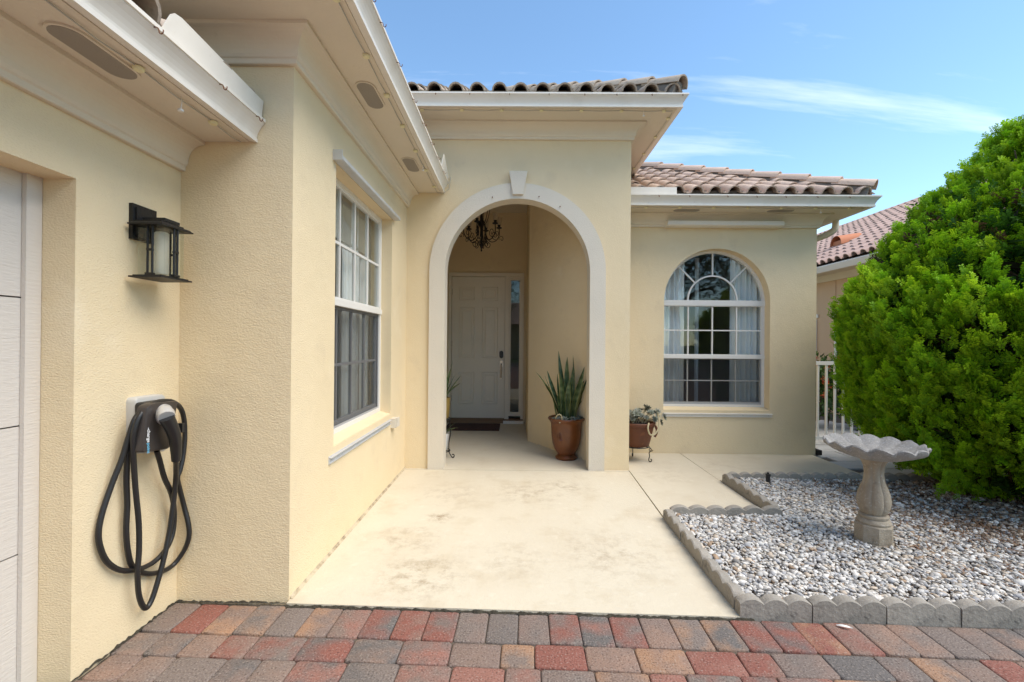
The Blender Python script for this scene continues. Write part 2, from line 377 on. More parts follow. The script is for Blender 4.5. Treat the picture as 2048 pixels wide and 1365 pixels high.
for i in range(n+1):
    f = i/n; top.append((XA+0.6*f, YB-0.001, -0.011+r_.uniform(-.004, .008))); bot.append((XA+0.6*f, YB-0.006-r_.uniform(0, .010), -0.010))
m.add(top+bot, [(i, i+1, n+2+i, n+1+i) for i in range(n)])
mo = m.build('moss', MOSS); mo['kind'] = 'stuff'; mo['label'] = 'dark mossy dirt along the foot of the garage wall'; mo['category'] = 'moss'
# --- cream slabs
def slab_mat(name, blobs, dirt=0.5):
    m = mat(name, (0.585, 0.53, 0.415), 0.8, var=[(0.9, 0.42, 0.72, (0.53, 0.46, 0.345), 0.7), (3.5, 0.52, 0.75, (0.44, 0.36, 0.24), dirt), (240, 0.6, 0.75, (0.40, 0.34, 0.25), 0.4), (60, 0.66, 0.76, (0.40, 0.32, 0.22), 0.5), (11, 0.58, 0.78, (0.67, 0.625, 0.52), 0.5)],
            bump=(30, 0.003, 4), bump2=(140, 0.0015, 2), spec=0.25)
    t = m.node_tree; L = t.links.new; p = t.nodes['Principled BSDF']; src = p.inputs['Base Color'].links[0].from_socket
    co = N(t, 'ShaderNodeTexCoord')
    acc = None
    for (bx, by, br, ba) in blobs:
        s = N(t, 'ShaderNodeVectorMath', operation='DISTANCE'); s.inputs[1].default_value = (bx, by, 0); L(co.outputs['Object'], s.inputs[0])
        r = N(t, 'ShaderNodeMapRange', interpolation_type='SMOOTHSTEP'); r.inputs['From Min'].default_value = br; r.inputs['From Max'].default_value = 0
        r.inputs['To Max'].default_value = ba; L(s.outputs['Value'], r.inputs['Value'])
        if acc is None: acc = r.outputs[0]
        else:
            a = N(t, 'ShaderNodeMath', operation='MAXIMUM'); L(acc, a.inputs[0]); L(r.outputs[0], a.inputs[1]); acc = a.outputs[0]
    n = N(t, 'ShaderNodeTexNoise', _Scale=8.0, _Detail=10.0, _Roughness=0.80); L(co.outputs['Object'], n.inputs['Vector'])
    mr = N(t, 'ShaderNodeMapRange'); mr.inputs['From Min'].default_value = 0.47; mr.inputs['From Max'].default_value = 0.62; L(n.outputs['Fac'], mr.inputs['Value'])
    mu = N(t, 'ShaderNodeMath', operation='MULTIPLY'); L(acc, mu.inputs[0]); L(mr.outputs[0], mu.inputs[1])
    x = N(t, 'ShaderNodeMix', data_type='RGBA'); x.inputs['B'].default_value = (0.27, 0.20, 0.125, 1); L(mu.outputs[0], x.inputs['Factor']); L(src, x.inputs['A'])
    L(x.outputs['Result'], p.inputs['Base Color']); return m
def gp(px, py): q = at(px, py, 'z', 0); return (q.x, q.y)
blobs = [(*gp(840, 1150), .42, .75), (*gp(810, 1080), .4, .55), (*gp(880, 1035), .18, .9), (*gp(1060, 985), .5, .55), (*gp(1130, 975), .35, .6), (*gp(905, 990), .45, .4), (*gp(1230, 1110), .55, .5), (*gp(1020, 1120), .4, .35)]
SLAB = slab_mat('painted_concrete', blobs)
SLAB2 = slab_mat('painted_concrete_walk', [(*gp(1330, 950), .5, .3), (2.4, 5.1, .6, .25)], 0.35)
def slab(name, poly, mt):
    return struct(MB().prism(poly, lambda x, y: (x, y, -0.13), lambda x, y: (x, y, 0.0)).build(name, mt))
g = 0.005
slab('entry_slab', [(XC+0.002, edge(XC)), (1.150, edge(1.15)), (1.18, 3.54), (XP-g, YP-0.045), (XC+0.002, YP-0.045)], SLAB)
slab('porch_floor', [(-1.5, YP-0.037), (XP-g, YP-0.037), (XP-g, 7.95), (-1.5, 7.95)], SLAB2)
slab('walkway_slab', [(1.195, 3.60), (2.07, 3.60), (2.085, YW+0.1), (XP+g, YW+0.1), (XP+g, YP-0.04)], SLAB2)
slab('walkway_slab', [(2.08, 4.60), (3.72, 4.60), (3.735, YW+0.1), (2.095, YW+0.1)], SLAB2)
struct(MB().box(-1.3, 3.72, 2.45, 6, -0.13, -0.06).build('slab_base', DARK))
# --- grey stone side path
GREYP = mat('grey_stone_paver', (0.50, 0.50, 0.49), 0.8, objvar=0.12, var=[(6, .45, .75, (0.36, 0.36, 0.36), .6), (40, .6, .75, (0.62, 0.62, 0.6), .4)], bump=(40, .004, 4))
sp = struct(MB().box(3.74, 6.6, 4.62, 14, -0.12, -0.035).build('side_path', SAND))
gm = []
for (a, b) in ((.30, .20), (.45, .30)):
    q = MB(); i = 0.006
    q.add([(-a/2, -b/2, -.05), (a/2, -b/2, -.05), (a/2, b/2, -.05), (-a/2, b/2, -.05), (-a/2, -b/2, -.006), (a/2, -b/2, -.006), (a/2, b/2, -.006), (-a/2, b/2, -.006),
           (-a/2+i, -b/2+i, 0), (a/2-i, -b/2+i, 0), (a/2-i, b/2-i, 0), (-a/2+i, b/2-i, 0)],
          [(0, 1, 5, 4), (1, 2, 6, 5), (2, 3, 7, 6), (3, 0, 4, 7), (4, 5, 9, 8), (5, 6, 10, 9), (6, 7, 11, 10), (7, 4, 8, 11), (8, 9, 10, 11)])
    me = bpy.data.meshes.new('stone_paver'); me.from_pydata(q.v, [], q.f); me.materials.append(GREYP); gm.append((a, b, me))
y = 4.64; row = 0
while y < 10.5:
    a, b, me = gm[1 if row % 3 else 0]
    x = 3.745 + (a*0.5 if row % 2 else 0.0) - a*0.0
    while x+a < 6.0:
        inst(me, 'stone_paver', sp, Matrix.Translation((x+a/2, y+b/2, -0.014+random.uniform(-.002, .002)))); x += a+0.008
    y += b+0.008; row += 1
# --- gravel bed
SOIL = mat('bed_soil', (0.075, 0.05, 0.032), 0.95, var=[(12, .4, .7, (0.14, 0.10, 0.07), .7)], bump=(50, .01, 4))
struct(MB().prism([(1.16, 2.335), (6.6, 2.17), (6.6, 4.62), (2.10, 4.58), (2.10, 3.62), (1.19, 3.60)], lambda x, y: (x, y, -0.1), lambda x, y: (x, y, 0.018)).build('garden_bed', SOIL))
def stones(n, seed):
    rg = np.random.default_rng(seed)
    bm = bmesh.new(); bmesh.ops.create_icosphere(bm, subdivisions=1, radius=1.0)
    base = np.array([v.co[:] for v in bm.verts]); F = np.array([[v.index for v in f.verts] for f in bm.faces]); bm.free()
    P = []
    s = 0.0158
    xs = np.arange(1.20, 6.4, s); ys = np.arange(2.20, 4.56, s)
    X, Y = np.meshgrid(xs, ys); X = X.ravel()+rg.uniform(-.012, .012, X.size); Y = Y.ravel()+rg.uniform(-.012, .012, Y.size)
    front = 2.372 - 0.030*(X-1.16)
    ok = (Y > front) & (Y < 4.545) & (X > 1.215) & ~((X < 2.145) & (Y > 3.575)) & (X < 1.02*Y+1.9)
    # fewer stones under the conifer, where litter shows
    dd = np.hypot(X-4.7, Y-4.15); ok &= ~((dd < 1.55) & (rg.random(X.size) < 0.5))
    # the birdbath foot stands here
    ok &= np.hypot(X-2.475, Y-3.13) > 0.118
    X = X[ok]; Y = Y[ok]; n = X.size
    r = rg.lognormal(math.log(0.0106), 0.36, n).clip(0.006, 0.022)
    sc3 = np.stack([r*rg.uniform(1.0, 1.55, n), r*rg.uniform(.75, 1.1, n), r*rg.uniform(.45, .8, n)], 1)
    V = base[None]*(1+rg.uniform(-.32, .30, (n, base.shape[0], 1)))*sc3[:, None, :]
    # random tilt + spin
    az = rg.uniform(0, 2*np.pi, n); tl = rg.normal(0, .45, n)
    ct, st = np.cos(tl), np.sin(tl); y1 = V[:, :, 1]*ct[:, None]-V[:, :, 2]*st[:, None]; z1 = V[:, :, 1]*st[:, None]+V[:, :, 2]*ct[:, None]
    ca, sa = np.cos(az), np.sin(az); x2 = V[:, :, 0]*ca[:, None]-y1*sa[:, None]; y2 = V[:, :, 0]*sa[:, None]+y1*ca[:, None]
    Z = 0.024+rg.uniform(0, .020, n)+.006*np.sin(X*7)*np.cos(Y*9)
    co = np.stack([x2+X[:, None], y2+Y[:, None], z1+Z[:, None]], 2).reshape(-1, 3)
    nb = base.shape[0]; faces = (F[None]+(np.arange(n)*nb)[:, None, None]).reshape(-1, 3)
    pal = np.array([(.64, .61, .56), (.52, .505, .475), (.40, .40, .405), (.55, .46, .36), (.27, .255, .24), (.70, .675, .63), (.32, .22, .14), (.44, .40, .34)])
    pr = np.array([.25, .19, .16, .08, .08, .13, .04, .07]); k = rg.choice(len(pal), n, p=pr/pr.sum())
    colr = pal[k]*rg.uniform(.8, 1.12, (n, 1))
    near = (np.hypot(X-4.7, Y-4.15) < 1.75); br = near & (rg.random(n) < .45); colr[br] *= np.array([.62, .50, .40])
    return co, faces, np.repeat(colr, nb, 0)
def np_mesh(name, co, faces, col, mt, smooth=False):
    me = bpy.data.meshes.new(name); k = faces.shape[1]
    me.vertices.add(len(co)); me.vertices.foreach_set('co', co.astype(np.float32).ravel())
    me.loops.add(faces.size); me.loops.foreach_set('vertex_index', faces.astype(np.int32).ravel())
    me.polygons.add(len(faces)); me.polygons.foreach_set('loop_start', np.arange(0, faces.size, k, dtype=np.int32))
    try: me.polygons.foreach_set('loop_total', np.full(len(faces), k, dtype=np.int32))
    except Exception: pass
    me.update(calc_edges=True)
    if col is not None:
        a = me.attributes.new('col', 'FLOAT_COLOR', 'POINT'); c4 = np.ones((len(co), 4), np.float32); c4[:, :3] = col; a.data.foreach_set('color', c4.ravel())
    me.materials.append(mt)
    if smooth: me.shade_smooth()
    o = bpy.data.objects.new(name, me); C.objects.link(o); return o
GRAV = mat('marble_chips', (.5, .5, .5), 0.75, attr='col', var=[(120, .5, .75, (0.38, 0.35, 0.31), .35)], bump=(220, .002, 2))
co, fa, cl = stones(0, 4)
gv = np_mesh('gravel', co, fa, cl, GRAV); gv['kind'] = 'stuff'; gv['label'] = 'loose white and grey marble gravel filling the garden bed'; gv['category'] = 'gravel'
# leaf litter
def litter(n):
    rg = np.random.default_rng(9)
    a = rg.uniform(0, 2*np.pi, n); rr = 1.75*np.sqrt(rg.random(n)); X = 4.6+rr*np.cos(a); Y = 4.0+rr*np.sin(a)*.95
    e = n//4; X[:e] = rg.uniform(2.6, 5.0, e); Y[:e] = rg.uniform(2.5, 4.4, e)
    ok = (Y > 2.4) & (Y < 4.52) & (X > 2.2) & (X < 6.3); X = X[ok]; Y = Y[ok]; n = X.size
    q = rg.uniform(0, np.pi, n); L = rg.uniform(.010, .030, n); W = rg.uniform(.0015, .004, n); Z = rg.uniform(.040, .056, n); tz = rg.normal(0, .3, n)
    dx, dy = np.cos(q), np.sin(q)
    pts = []
    for s, t in ((-1, -1), (1, -1), (1, 1), (-1, 1)):
        pts.append(np.stack([X+s*L*dx-t*W*dy, Y+s*L*dy+t*W*dx, Z+s*L*tz], 1))
    co = np.stack(pts, 1).reshape(-1, 3); fa = np.arange(4*n).reshape(-1, 4)
    c = np.array([(.16, .085, .045)])*rg.uniform(.5, 1.6, (n, 1)); return co, fa, np.repeat(c, 4, 0)
LIT = mat('dry_litter', (.15, .08, .04), .9, attr='col')
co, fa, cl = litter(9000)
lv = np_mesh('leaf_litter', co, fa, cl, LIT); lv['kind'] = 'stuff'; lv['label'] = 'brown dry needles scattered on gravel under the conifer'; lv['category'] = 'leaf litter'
# --- scalloped edging blocks, each a thing
EDGM = mat('edging_concrete', (0.30, 0.272, 0.23), 0.92, objvar=0.12, var=[(5, .4, .75, (0.21, 0.195, 0.17), .8), (16, .55, .72, (0.07, 0.065, 0.058), .65), (70, .58, .72, (0.5, 0.48, 0.44), .45)], bump=(60, .004, 4), bump2=(12, .006, 3))
def edging_mesh(ns, L):
    """ns scallops along x, centred; thickness 0.055 in y, with a softened top edge"""
    n = ns*8; th = 0.056; h0 = 0.070; am = 0.026; prof = []
    for i in range(n+1):
        f = ((i % 8)/8.0)
        prof.append((-L/2+L*i/n, h0+am*(1-(2*f-1)**2)))
    vs = []; fs = []
    for x, h in prof:
        for (yy_, dz) in ((-th/2, None), (-th/2, -0.006), (-th/2+0.007, 0), (th/2-0.007, 0), (th/2, -0.006), (th/2, None)):
            vs.append((x, yy_, -0.05 if dz is None else h+dz))
    for i in range(n):
        for k in range(5): fs.append((i*6+k, i*6+k+1, i*6+7+k, i*6+6+k))
    fs += [tuple(range(5, -1, -1)), tuple(n*6+k for k in range(6))]
    me = bpy.data.meshes.new('edging_block'); me.from_pydata(vs, [], fs); me.materials.append(EDGM)
    me.shade_smooth()
    try: me.set_sharp_from_angle(angle=R(35))
    except Exception: pass
    return me
EL = 0.362
em = edging_mesh(3, EL-0.004)
def edging_run(p0, p1, label, group, first=None, last=None):
    p0 = Vector(p0); p1 = Vector(p1); d = (p1-p0); n = max(1, round(d.length/EL)); d.normalize(); st = (p1-p0).length/n
    for i in range(n):
        o = bpy.data.objects.new('edging_block', em); C.objects.link(o); c = p0+d*(i+.5)*st
        o.location = (c.x, c.y, random.uniform(-.005, .005)); o.rotation_euler = (random.uniform(-.03, .03), 0, math.atan2(d.y, d.x)+random.uniform(-.014, .014))
        o.scale = (st/EL, 1, 1)
        lb = first if (i == 0 and first) else last if (i == n-1 and last) else label
        tag(o, lb, 'edging block', group)
edging_run((1.150, 2.332), (1.150+11*EL, 2.332-0.03*11*EL), 'scalloped grey concrete edging block between gravel bed and brick pavers', 'edging blocks along the brick pavers', 'scalloped concrete edging block where entry slab, brick pavers and gravel meet')
edging_run((1.175, 2.365), (1.208, 3.585), 'middle scalloped concrete edging block beside the cream entry slab', 'edging blocks beside the entry slab', 'scalloped concrete edging block beside the entry slab, next to the brick pavers', 'scalloped concrete edging block beside the entry slab at the walkway corner')
edging_run((1.245, 3.600), (2.115, 3.600), 'scalloped concrete edging block', 'edging blocks at the walkway end', 'scalloped edging block across the walkway end, touching the entry slab edging', 'scalloped edging block across the walkway end, at the inner gravel corner')
edging_run((2.112, 3.640), (2.112, 4.545), 'scalloped concrete edging block', 'edging blocks beside the walkway', 'scalloped edging block along the walkway side, at the inner gravel corner', 'scalloped edging block along the walkway side, nearest the arched window')
edging_run((2.150, 4.570), (5.03, 4.570), 'dark grey scalloped edging block between gravel and the walkway under the arched window', 'edging blocks below the arched window', 'dark scalloped edging block behind the sprinkler head below the arched window')

CAULK = mat('dirty_caulk', (0.50, 0.42, 0.29), .9, var=[(14, .42, .65, (0.22, 0.165, 0.10), .8)], bump=(50, .006, 4))
# ================================================================ HOUSE
house = thing('house', 'cream stucco house with arched entry porch, white gutters and clay tile roof', 'house', (0.0, YP, 0.0))
Z1 = 2.84; Z2 = 3.58; Z0 = 2.275            # foot of the crown moulding: wings, portal, garage
def wall(m, mt=STUCCO, name='wall'): return m.build(name, mt, house)
# garage wall (faces +x)
wall(MB().box(-2.10, XA, 1.826, YB+0.0, -0.1, Z0+0.2).box(-2.10, XA, -6, 1.826, 2.03, Z0+0.2))
# pier + window wall
OW = (2.975, 4.34, 0.68, 2.55)
wall(MB().box(-5, XC-0.2, YB, YB+0.2, -0.1, Z1+0.2).box(XC-0.2, XC, YB, OW[0], -0.1, Z1+0.2).box(XC-0.2, XC, OW[1], YP, -0.1, Z1+0.2)
     .box(XC-0.2, XC, OW[0], OW[1], -0.1, OW[2]).box(XC-0.2, XC, OW[0], OW[1], OW[3], Z1+0.2))
def arch_wall(x0, x1, z0, z1, cx, r, zs, zb, y0, y1, n=40):
    m = MB()
    m.box(x0, cx-r, y0, y1, z0, z1); m.box(cx+r, x1, y0, y1, z0, z1)
    if zb > z0: m.box(cx-r, cx+r, y0, y1, z0, zb)
    P = []
    for i in range(n+1):
        q = math.pi-math.pi*i/n; x = cx+r*math.cos(q); z = zs+r*math.sin(q)
        for y in (y0, y1): P += [(x, y, z), (x, y, z1)]
    fs = []
    for i in range(n):
        b = 4*i; e = b+4
        fs += [(b, e, e+1, b+1), (b+2, b+3, e+3, e+2), (b, b+2, e+2, e), (b+1, e+1, e+3, b+3)]
    m.add(P, fs)
    # jambs' reveal between zb and zs is given by the two boxes
    return m
AX, AR, AZ = 0.02, 0.80, 2.15
wall(arch_wall(-2.6, XP, -0.1, Z2+0.2, AX, AR, AZ, -0.1, YP, YP+0.2))
# arch trim, proud of the wall, lining the opening
Tp = lambda u, d, w_: (u, YP-d, w_)
tr = MB().band(AX, AZ, 0.785, 0.955, 0, math.pi, Tp, -0.16, 0.03, 44)
tr.box(AX-0.955, AX-0.785, YP-0.03, YP+0.16, 0.0, AZ).box(AX+0.785, AX+0.955, YP-0.03, YP+0.16, 0.0, AZ)
trim = tr.build('arch_trim', TRIM, house)
MB().prism([(-0.055, 2.975), (0.055, 2.975), (0.098, 3.225), (-0.098, 3.225)], lambda x, z: (AX+x, YP-0.058, z), lambda x, z: (AX+x, YP+0.02, z)).build('keystone', TRIM, trim)
# small fixing screws / specks on the trim
for px, py in ((985, 395), (1078, 394), (1120, 414)):
    p = at(px, py, 'y', YP-0.032); MB().tube([(p.x, p.y, p.z), (p.x, p.y-0.012, p.z)], 0.006, 6).build('screw', RUST, trim)
# porch interior
wall(MB().box(XP-0.2, XP, YP+0.2, 9, -0.1, Z2+0.2))
wall(MB().prism([(.19, 6.34), (.737, 5.48), (.97, YP+0.203), (XP-0.203, YP+0.203), (XP-0.203, 7.83), (.19, 7.83)], lambda x, y: (x, y, -0.05), lambda x, y: (x, y, 3.64)))
wall(MB().box(-1.55, -1.40, YP+0.2, 7.83, -0.1, 3.64))
DX0, DX1, DZT = -1.15, 0.147, 2.575
wall(MB().box(-1.55, DX0, 7.83, 8.03, -0.1, 3.64).box(DX1, 0.4, 7.83, 8.03, -0.1, 3.64).box(DX0, DX1, 7.83, 8.03, DZT, 3.64))
MB().box(-1.6, XP-0.1, YP+0.1, 8.1, 3.62, 3.68).build('porch_ceiling', CREAMW, house)
# wing wall with arched window opening
WX, WR, WZ, WB = 2.537, 0.665, 1.915, 0.545
wall(arch_wall(XP, XW, -0.1, Z1+0.2, WX, WR, WZ, WB, YW, YW+0.2))
wall(MB().box(XW-0.2, XW, YW+0.2, 12, -0.1, Z1+0.2))
# rooms behind the windows
ROOM = mat('room_paint', (0.42, 0.38, 0.32), 0.9); RFLR = mat('room_floor', (0.22, 0.16, 0.11), 0.5)
def room(x0, x1, y0, y1, z0, z1, skip):
    p = [(x, y, z) for z in (z0, z1) for y in (y0, y1) for x in (x0, x1)]
    fs = {'z0': (0, 2, 3, 1), 'z1': (4, 5, 7, 6), 'y0': (0, 1, 5, 4), 'y1': (2, 6, 7, 3), 'x0': (0, 4, 6, 2), 'x1': (1, 3, 7, 5)}
    m = MB().add(p, [f for k, f in fs.items() if k != skip]); return m.build('room_lining', ROOM, house, fix=False)
room(-5.0, XC-0.205, YB+0.21, YP-0.02, 0.02, Z1+0.1, 'x1')
room(XP+0.01, XW-0.205, YW+0.205, 10.0, 0.02, Z1+0.1, 'y0')
# ---- eaves
def cove(n=7):
    pts = []
    for i in range(n+1):
        q = math.pi/2*i/n; pts.append((0.040+0.082*(1-math.cos(q)), 0.045+0.095*math.sin(q)))
    return pts
CROWN = [(-0.02, 0.0), (0.022, 0.0), (0.026, 0.004), (0.026, 0.026), (0.034, 0.032), (0.040, 0.045)] + cove()[1:] + [(0.128, 0.142), (0.128, 0.170), (-0.02, 0.170)]
SOFF = [(-0.02, 0.160), (0.365, 0.160), (0.365, 0.30), (0.345, 0.30), (0.345, 0.182), (-0.02, 0.182)]
GUT = [(0.367, 0.164), (0.408, 0.156), (0.410, 0.156), (0.410, 0.176), (0.405, 0.178), (0.407, 0.190), (0.413, 0.206), (0.421, 0.222), (0.431, 0.238), (0.441, 0.250), (0.446, 0.256), (0.446, 0.260), (0.453, 0.261), (0.453, 0.277), (0.438, 0.277),
       (0.438, 0.262), (0.415, 0.226), (0.402, 0.196), (0.399, 0.172), (0.367, 0.174)]
def lift(pr, z): return [(o, z+h) for o, h in pr]
def eave(path, z):
    MB().sweep(lift(CROWN, z), path).build('crown_moulding', CREAMW, house)
    MB().sweep(lift(SOFF, z), path).build('soffit', CREAMW, house)
    return MB().sweep(lift(GUT, z), path).build('gutter', GUTM, house)
# outward must be on the right of travel: +x when travelling +y
gA = eave([(XA, -6), (XA, YB-0.002)], Z0)
gC = eave([(-5, YB), (XC, YB), (XC, YP-0.002)], Z1)
gP = eave([(-2.6, YP), (XP, YP), (XP, 9.0)], Z2)
gW = eave([(XP+0.002, YW), (XW, YW), (XW, 12.0)], Z1)
# fine joint line on the soffits
# ---- gutter hooks
def hook_mesh():
    pts = [(0, 0, 0.012), (0.010, 0, 0.012), (0.018, 0, 0.006), (0.020, 0, -0.006), (0.026, 0, -0.013), (0.034, 0, -0.008), (0.035, 0, 0.002)]
    m = MB().tube(smoothpath(pts, 2), 0.0022, 5); me = bpy.data.meshes.new('hook'); me.from_pydata(m.v, [], m.f); me.materials.append(RUST); me.shade_smooth(); return me
HK = hook_mesh()
for y in (1.30, 1.66, 2.03, 2.32): inst(HK, 'hook', gA, Matrix.Translation((XA+0.446, y, Z0+0.246)))
for y in (2.25, 2.43, 2.78, 3.2, 3.55, 3.89, 4.2, 4.55): inst(HK, 'hook', gC, Matrix.Translation((XC+0.446, y, Z1+0.246)))
rz = Matrix.Rotation(R(-90), 4, 'Z')
for px in (872, 940, 1019, 1098, 1169, 1233, 1303, 1364):
    p = at(px, 192, 'y', YP-0.446); inst(HK, 'hook', gP, Matrix.Translation((p.x, p.y, Z2+0.246)) @ rz)
for px in (1317, 1378, 1454, 1512, 1570, 1633, 1697):
    p = at(px, 395, 'y', YW-0.446); inst(HK, 'hook', gW, Matrix.Translation((p.x, p.y, Z1+0.246)) @ rz)
# ---- splash guards standing on the gutters
def guard(parent, pts, th, name='splash_guard'):
    a = [Vector(p) for p in pts[0]]; nrm = Vector(pts[1])
    n = len(a); m = MB().add([*a, *[q+nrm*th for q in a]], [tuple(range(n)), tuple(range(2*n-1, n-1, -1))]+[(i, (i+1) % n, n+(i+1) % n, n+i) for i in range(n)])
    return m.build(name, GUTM, parent)
zt = Z0+0.268; xo = XA+0.430
guard(gA, ([(xo, 1.70, zt), (xo, 2.392, zt), (xo+0.010, 2.392, zt+0.105), (xo+0.012, 1.80, zt+0.125), (xo+0.011, 1.765, zt+0.118), (xo+0.009, 1.745, zt+0.10)], (1, 0, 0)), 0.003)
zt = Z1+0.268; xo = XC+0.430
guard(gC, ([(xo, 4.50, zt), (xo, 4.908, zt), (xo+0.02, 4.908, zt+0.06), (xo+0.03, 4.56, zt+0.16), (xo+0.028, 4.53, zt+0.16)], (1, 0, 0)), 0.003)
guard(gW, ([(XP+0.003, YW-0.438, Z1+0.26), (XP+0.62, YW-0.438, Z1+0.26), (XP+0.62, YW-0.432, Z1+0.36), (XP+0.003, YW-0.432, Z1+0.36)], (0, -1, 0)), 0.003)
# ---- soffit vents
def stadium(l, wd, n=10):
    pts = []
    for s in (0, 1):
        for i in range(n+1):
            q = math.pi*i/n+s*math.pi-math.pi/2; pts.append(((l/2-wd/2)*(1 if s == 0 else -1)+wd/2*math.cos(q), wd/2*math.sin(q)))
    return pts
def vent(c, along):
    def T(z): return (lambda a, b: (c[0]+b, c[1]+a, z)) if along == 'y' else (lambda a, b: (c[0]+a, c[1]+b, z))
    o = MB().prism(stadium(.33, .125), T(c[2]+.004), T(c[2]-.008)).build('soffit_vent', CREAMW, house)
    MB().prism(stadium(.312, .105), T(c[2]-.004), T(c[2]-.0095)).build('vent_grille', VENT, o)
vent((XA+.235, 1.655, Z0+.160), 'y'); vent((XC+.225, 2.97, Z1+.160), 'y'); vent((XC+.225, 4.13, Z1+.160), 'y')
vent((2.06, YW-.225, Z1+.160), 'x'); vent((3.19, YW-.225, Z1+.160), 'x')
# ---- storm shutter rails
Tc = lambda u, d, w_: (XC+d, u, w_)          # window wall: u along +y, d outward
Tw = lambda u, d, w_: (u, YW-d, w_)          # wing: u along +x, d outward
def rail(T, u0, u1, z, head, mt):
    m = MB()
    if head:   # box header channel
        m.prism([(0, 0), (0.055, 0.0), (0.062, 0.006), (0.062, 0.03), (0.03, 0.055), (0.0, 0.06)], lambda d, h: T(u0, d, z+h), lambda d, h: T(u1, d, z+h))
    else:      # low studded angle
        m.box(u0, u1, 0, 0.006, z, z+0.05, T); m.box(u0, u1, 0.006, 0.022, z+0.038, z+0.044, T); m.box(u0, u1, 0.006, 0.014, z+0.004, z+0.010, T)
    o = m.build('shutter_rail', mt, house)
    if not head:
        k = int((u1-u0)/0.3)
        for i in range(k+1):
            u = u0+0.05+(u1-u0-0.1)*i/k; a = T(u, 0.004, z+0.024); b = T(u, 0.012, z+0.024); MB().tube([a, b], 0.006, 6).build('screw', ALU, o)
    return o
hd = rail(Tc, 2.925, 4.41, 2.555, True, ALU)
MB().box(2.918, 2.9245, 0.0, 0.064, 2.553, 2.62, Tc).build('end_cap', ALU, hd)
rail(Tc, 2.895, 4.32, 0.585, False, ALU)
rail(Tw, 1.86, 3.235, 0.462, False, GUTM)
# long header box in front of the wing crown
MB().prism([(0.0, 0.0), (0.10, 0.0), (0.125, 0.012), (0.125, 0.058), (0.11, 0.066), (0.0, 0.066)], lambda d, h: Tw(1.87, d, Z1-0.004+h), lambda d, h: Tw(3.30, d, Z1-0.004+h)).build('shutter_rail', GUTM, house)
# ---- windows
def pane(T, u0, u1, z0, z1, d, parent): MB().box(u0, u1, d, d+0.004, z0, z1, T).build('pane', GLASS, parent)
def sash(T, win, u0, u1, z0, z1, cols, rows, d, mt, st, bt, sill=None):
    """one sash: stiles/rails as a sub-part, each muntin and pane its own"""
    b = sill or st
    MB().box(u0, u0+st, d-.012, d+.020, z0, z1, T).box(u1-st, u1, d-.012, d+.020, z0, z1, T).box(u0+st, u1-st, d-.012, d+.020, z0, z0+b, T).box(u0+st, u1-st, d-.012, d+.020, z1-st, z1, T).build('sash', mt, win)
    a0, a1, c0, c1 = u0+st, u1-st, z0+b, z1-st
    us = [a0+(a1-a0)*i/cols for i in range(cols+1)]; zs = [c0+(c1-c0)*i/rows for i in range(rows+1)]
    for u in us[1:-1]: MB().box(u-bt/2, u+bt/2, d-.008, d+.014, c0, c1, T).build('muntin', mt, win)
    for z in zs[1:-1]:
        for i in range(cols): MB().box(us[i]+(bt/2 if i else 0), us[i+1]-(bt/2 if i < cols-1 else 0), d-.007, d+.013, z-bt/2, z+bt/2, T).build('muntin', mt, win)
    for i in range(cols):
        for j in range(rows):
            pane(T, us[i]+(bt/2 if i else 0), us[i+1]-(bt/2 if i < cols-1 else 0), zs[j]+(bt/2 if j else 0), zs[j+1]-(bt/2 if j < rows-1 else 0), d, win)
SASHG = mat('grey_sash', (0.36, 0.36, 0.36), 0.45)
# window wall window
fw = 0.035; u0, u1, zb, zt = OW; dF = -0.10
wf = MB().box(u0, u0+fw, dF-.06, dF, zb+.03, zt, Tc).box(u1-fw, u1, dF-.06, dF, zb+.03, zt, Tc).box(u0+fw, u1-fw, dF-.06, dF, zt-fw, zt, Tc).box(u0+fw, u1-fw, dF-.06, dF, zb+.03, zb+.03+fw, Tc)
wf.box(u0, u1, dF-.06, dF+.010, 1.635, 1.68, Tc)
win = wf.build('window', WHITE, house)
MB().prism([(-0.005, 0), (-0.16, 0), (-0.16, 0.030), (-0.105, 0.030), (-0.005, 0.004)], lambda d, h: Tc(u0, d, zb+h), lambda d, h: Tc(u1, d, zb+h)).build('sill', STUCCO, win)
sash(Tc, win, u0+fw, u1-fw, 1.68, zt-fw, 4, 2, dF-.025, WHITE, 0.018, 0.020)
sash(Tc, win, u0+fw, u1-fw, zb+.03+fw, 1.635, 4, 2, dF-.045, SASHG, 0.022, 0.020, 0.045)
MB().box(u0+fw, u1-fw, dF-.016, dF-.0150, zb+.03+fw, 1.635, Tc).build('insect_screen', SCREEN, win)
MB().box(u0+fw, u0+fw+.012, dF-.020, dF-.010, zb+.065, 1.635, Tc).box(u1-fw-.012, u1-fw, dF-.020, dF-.010, zb+.065, 1.635, Tc).box(u0+fw+.012, u1-fw-.012, dF-.020, dF-.010, zb+.065, zb+.080, Tc).build('screen_frame', SASHG, win)
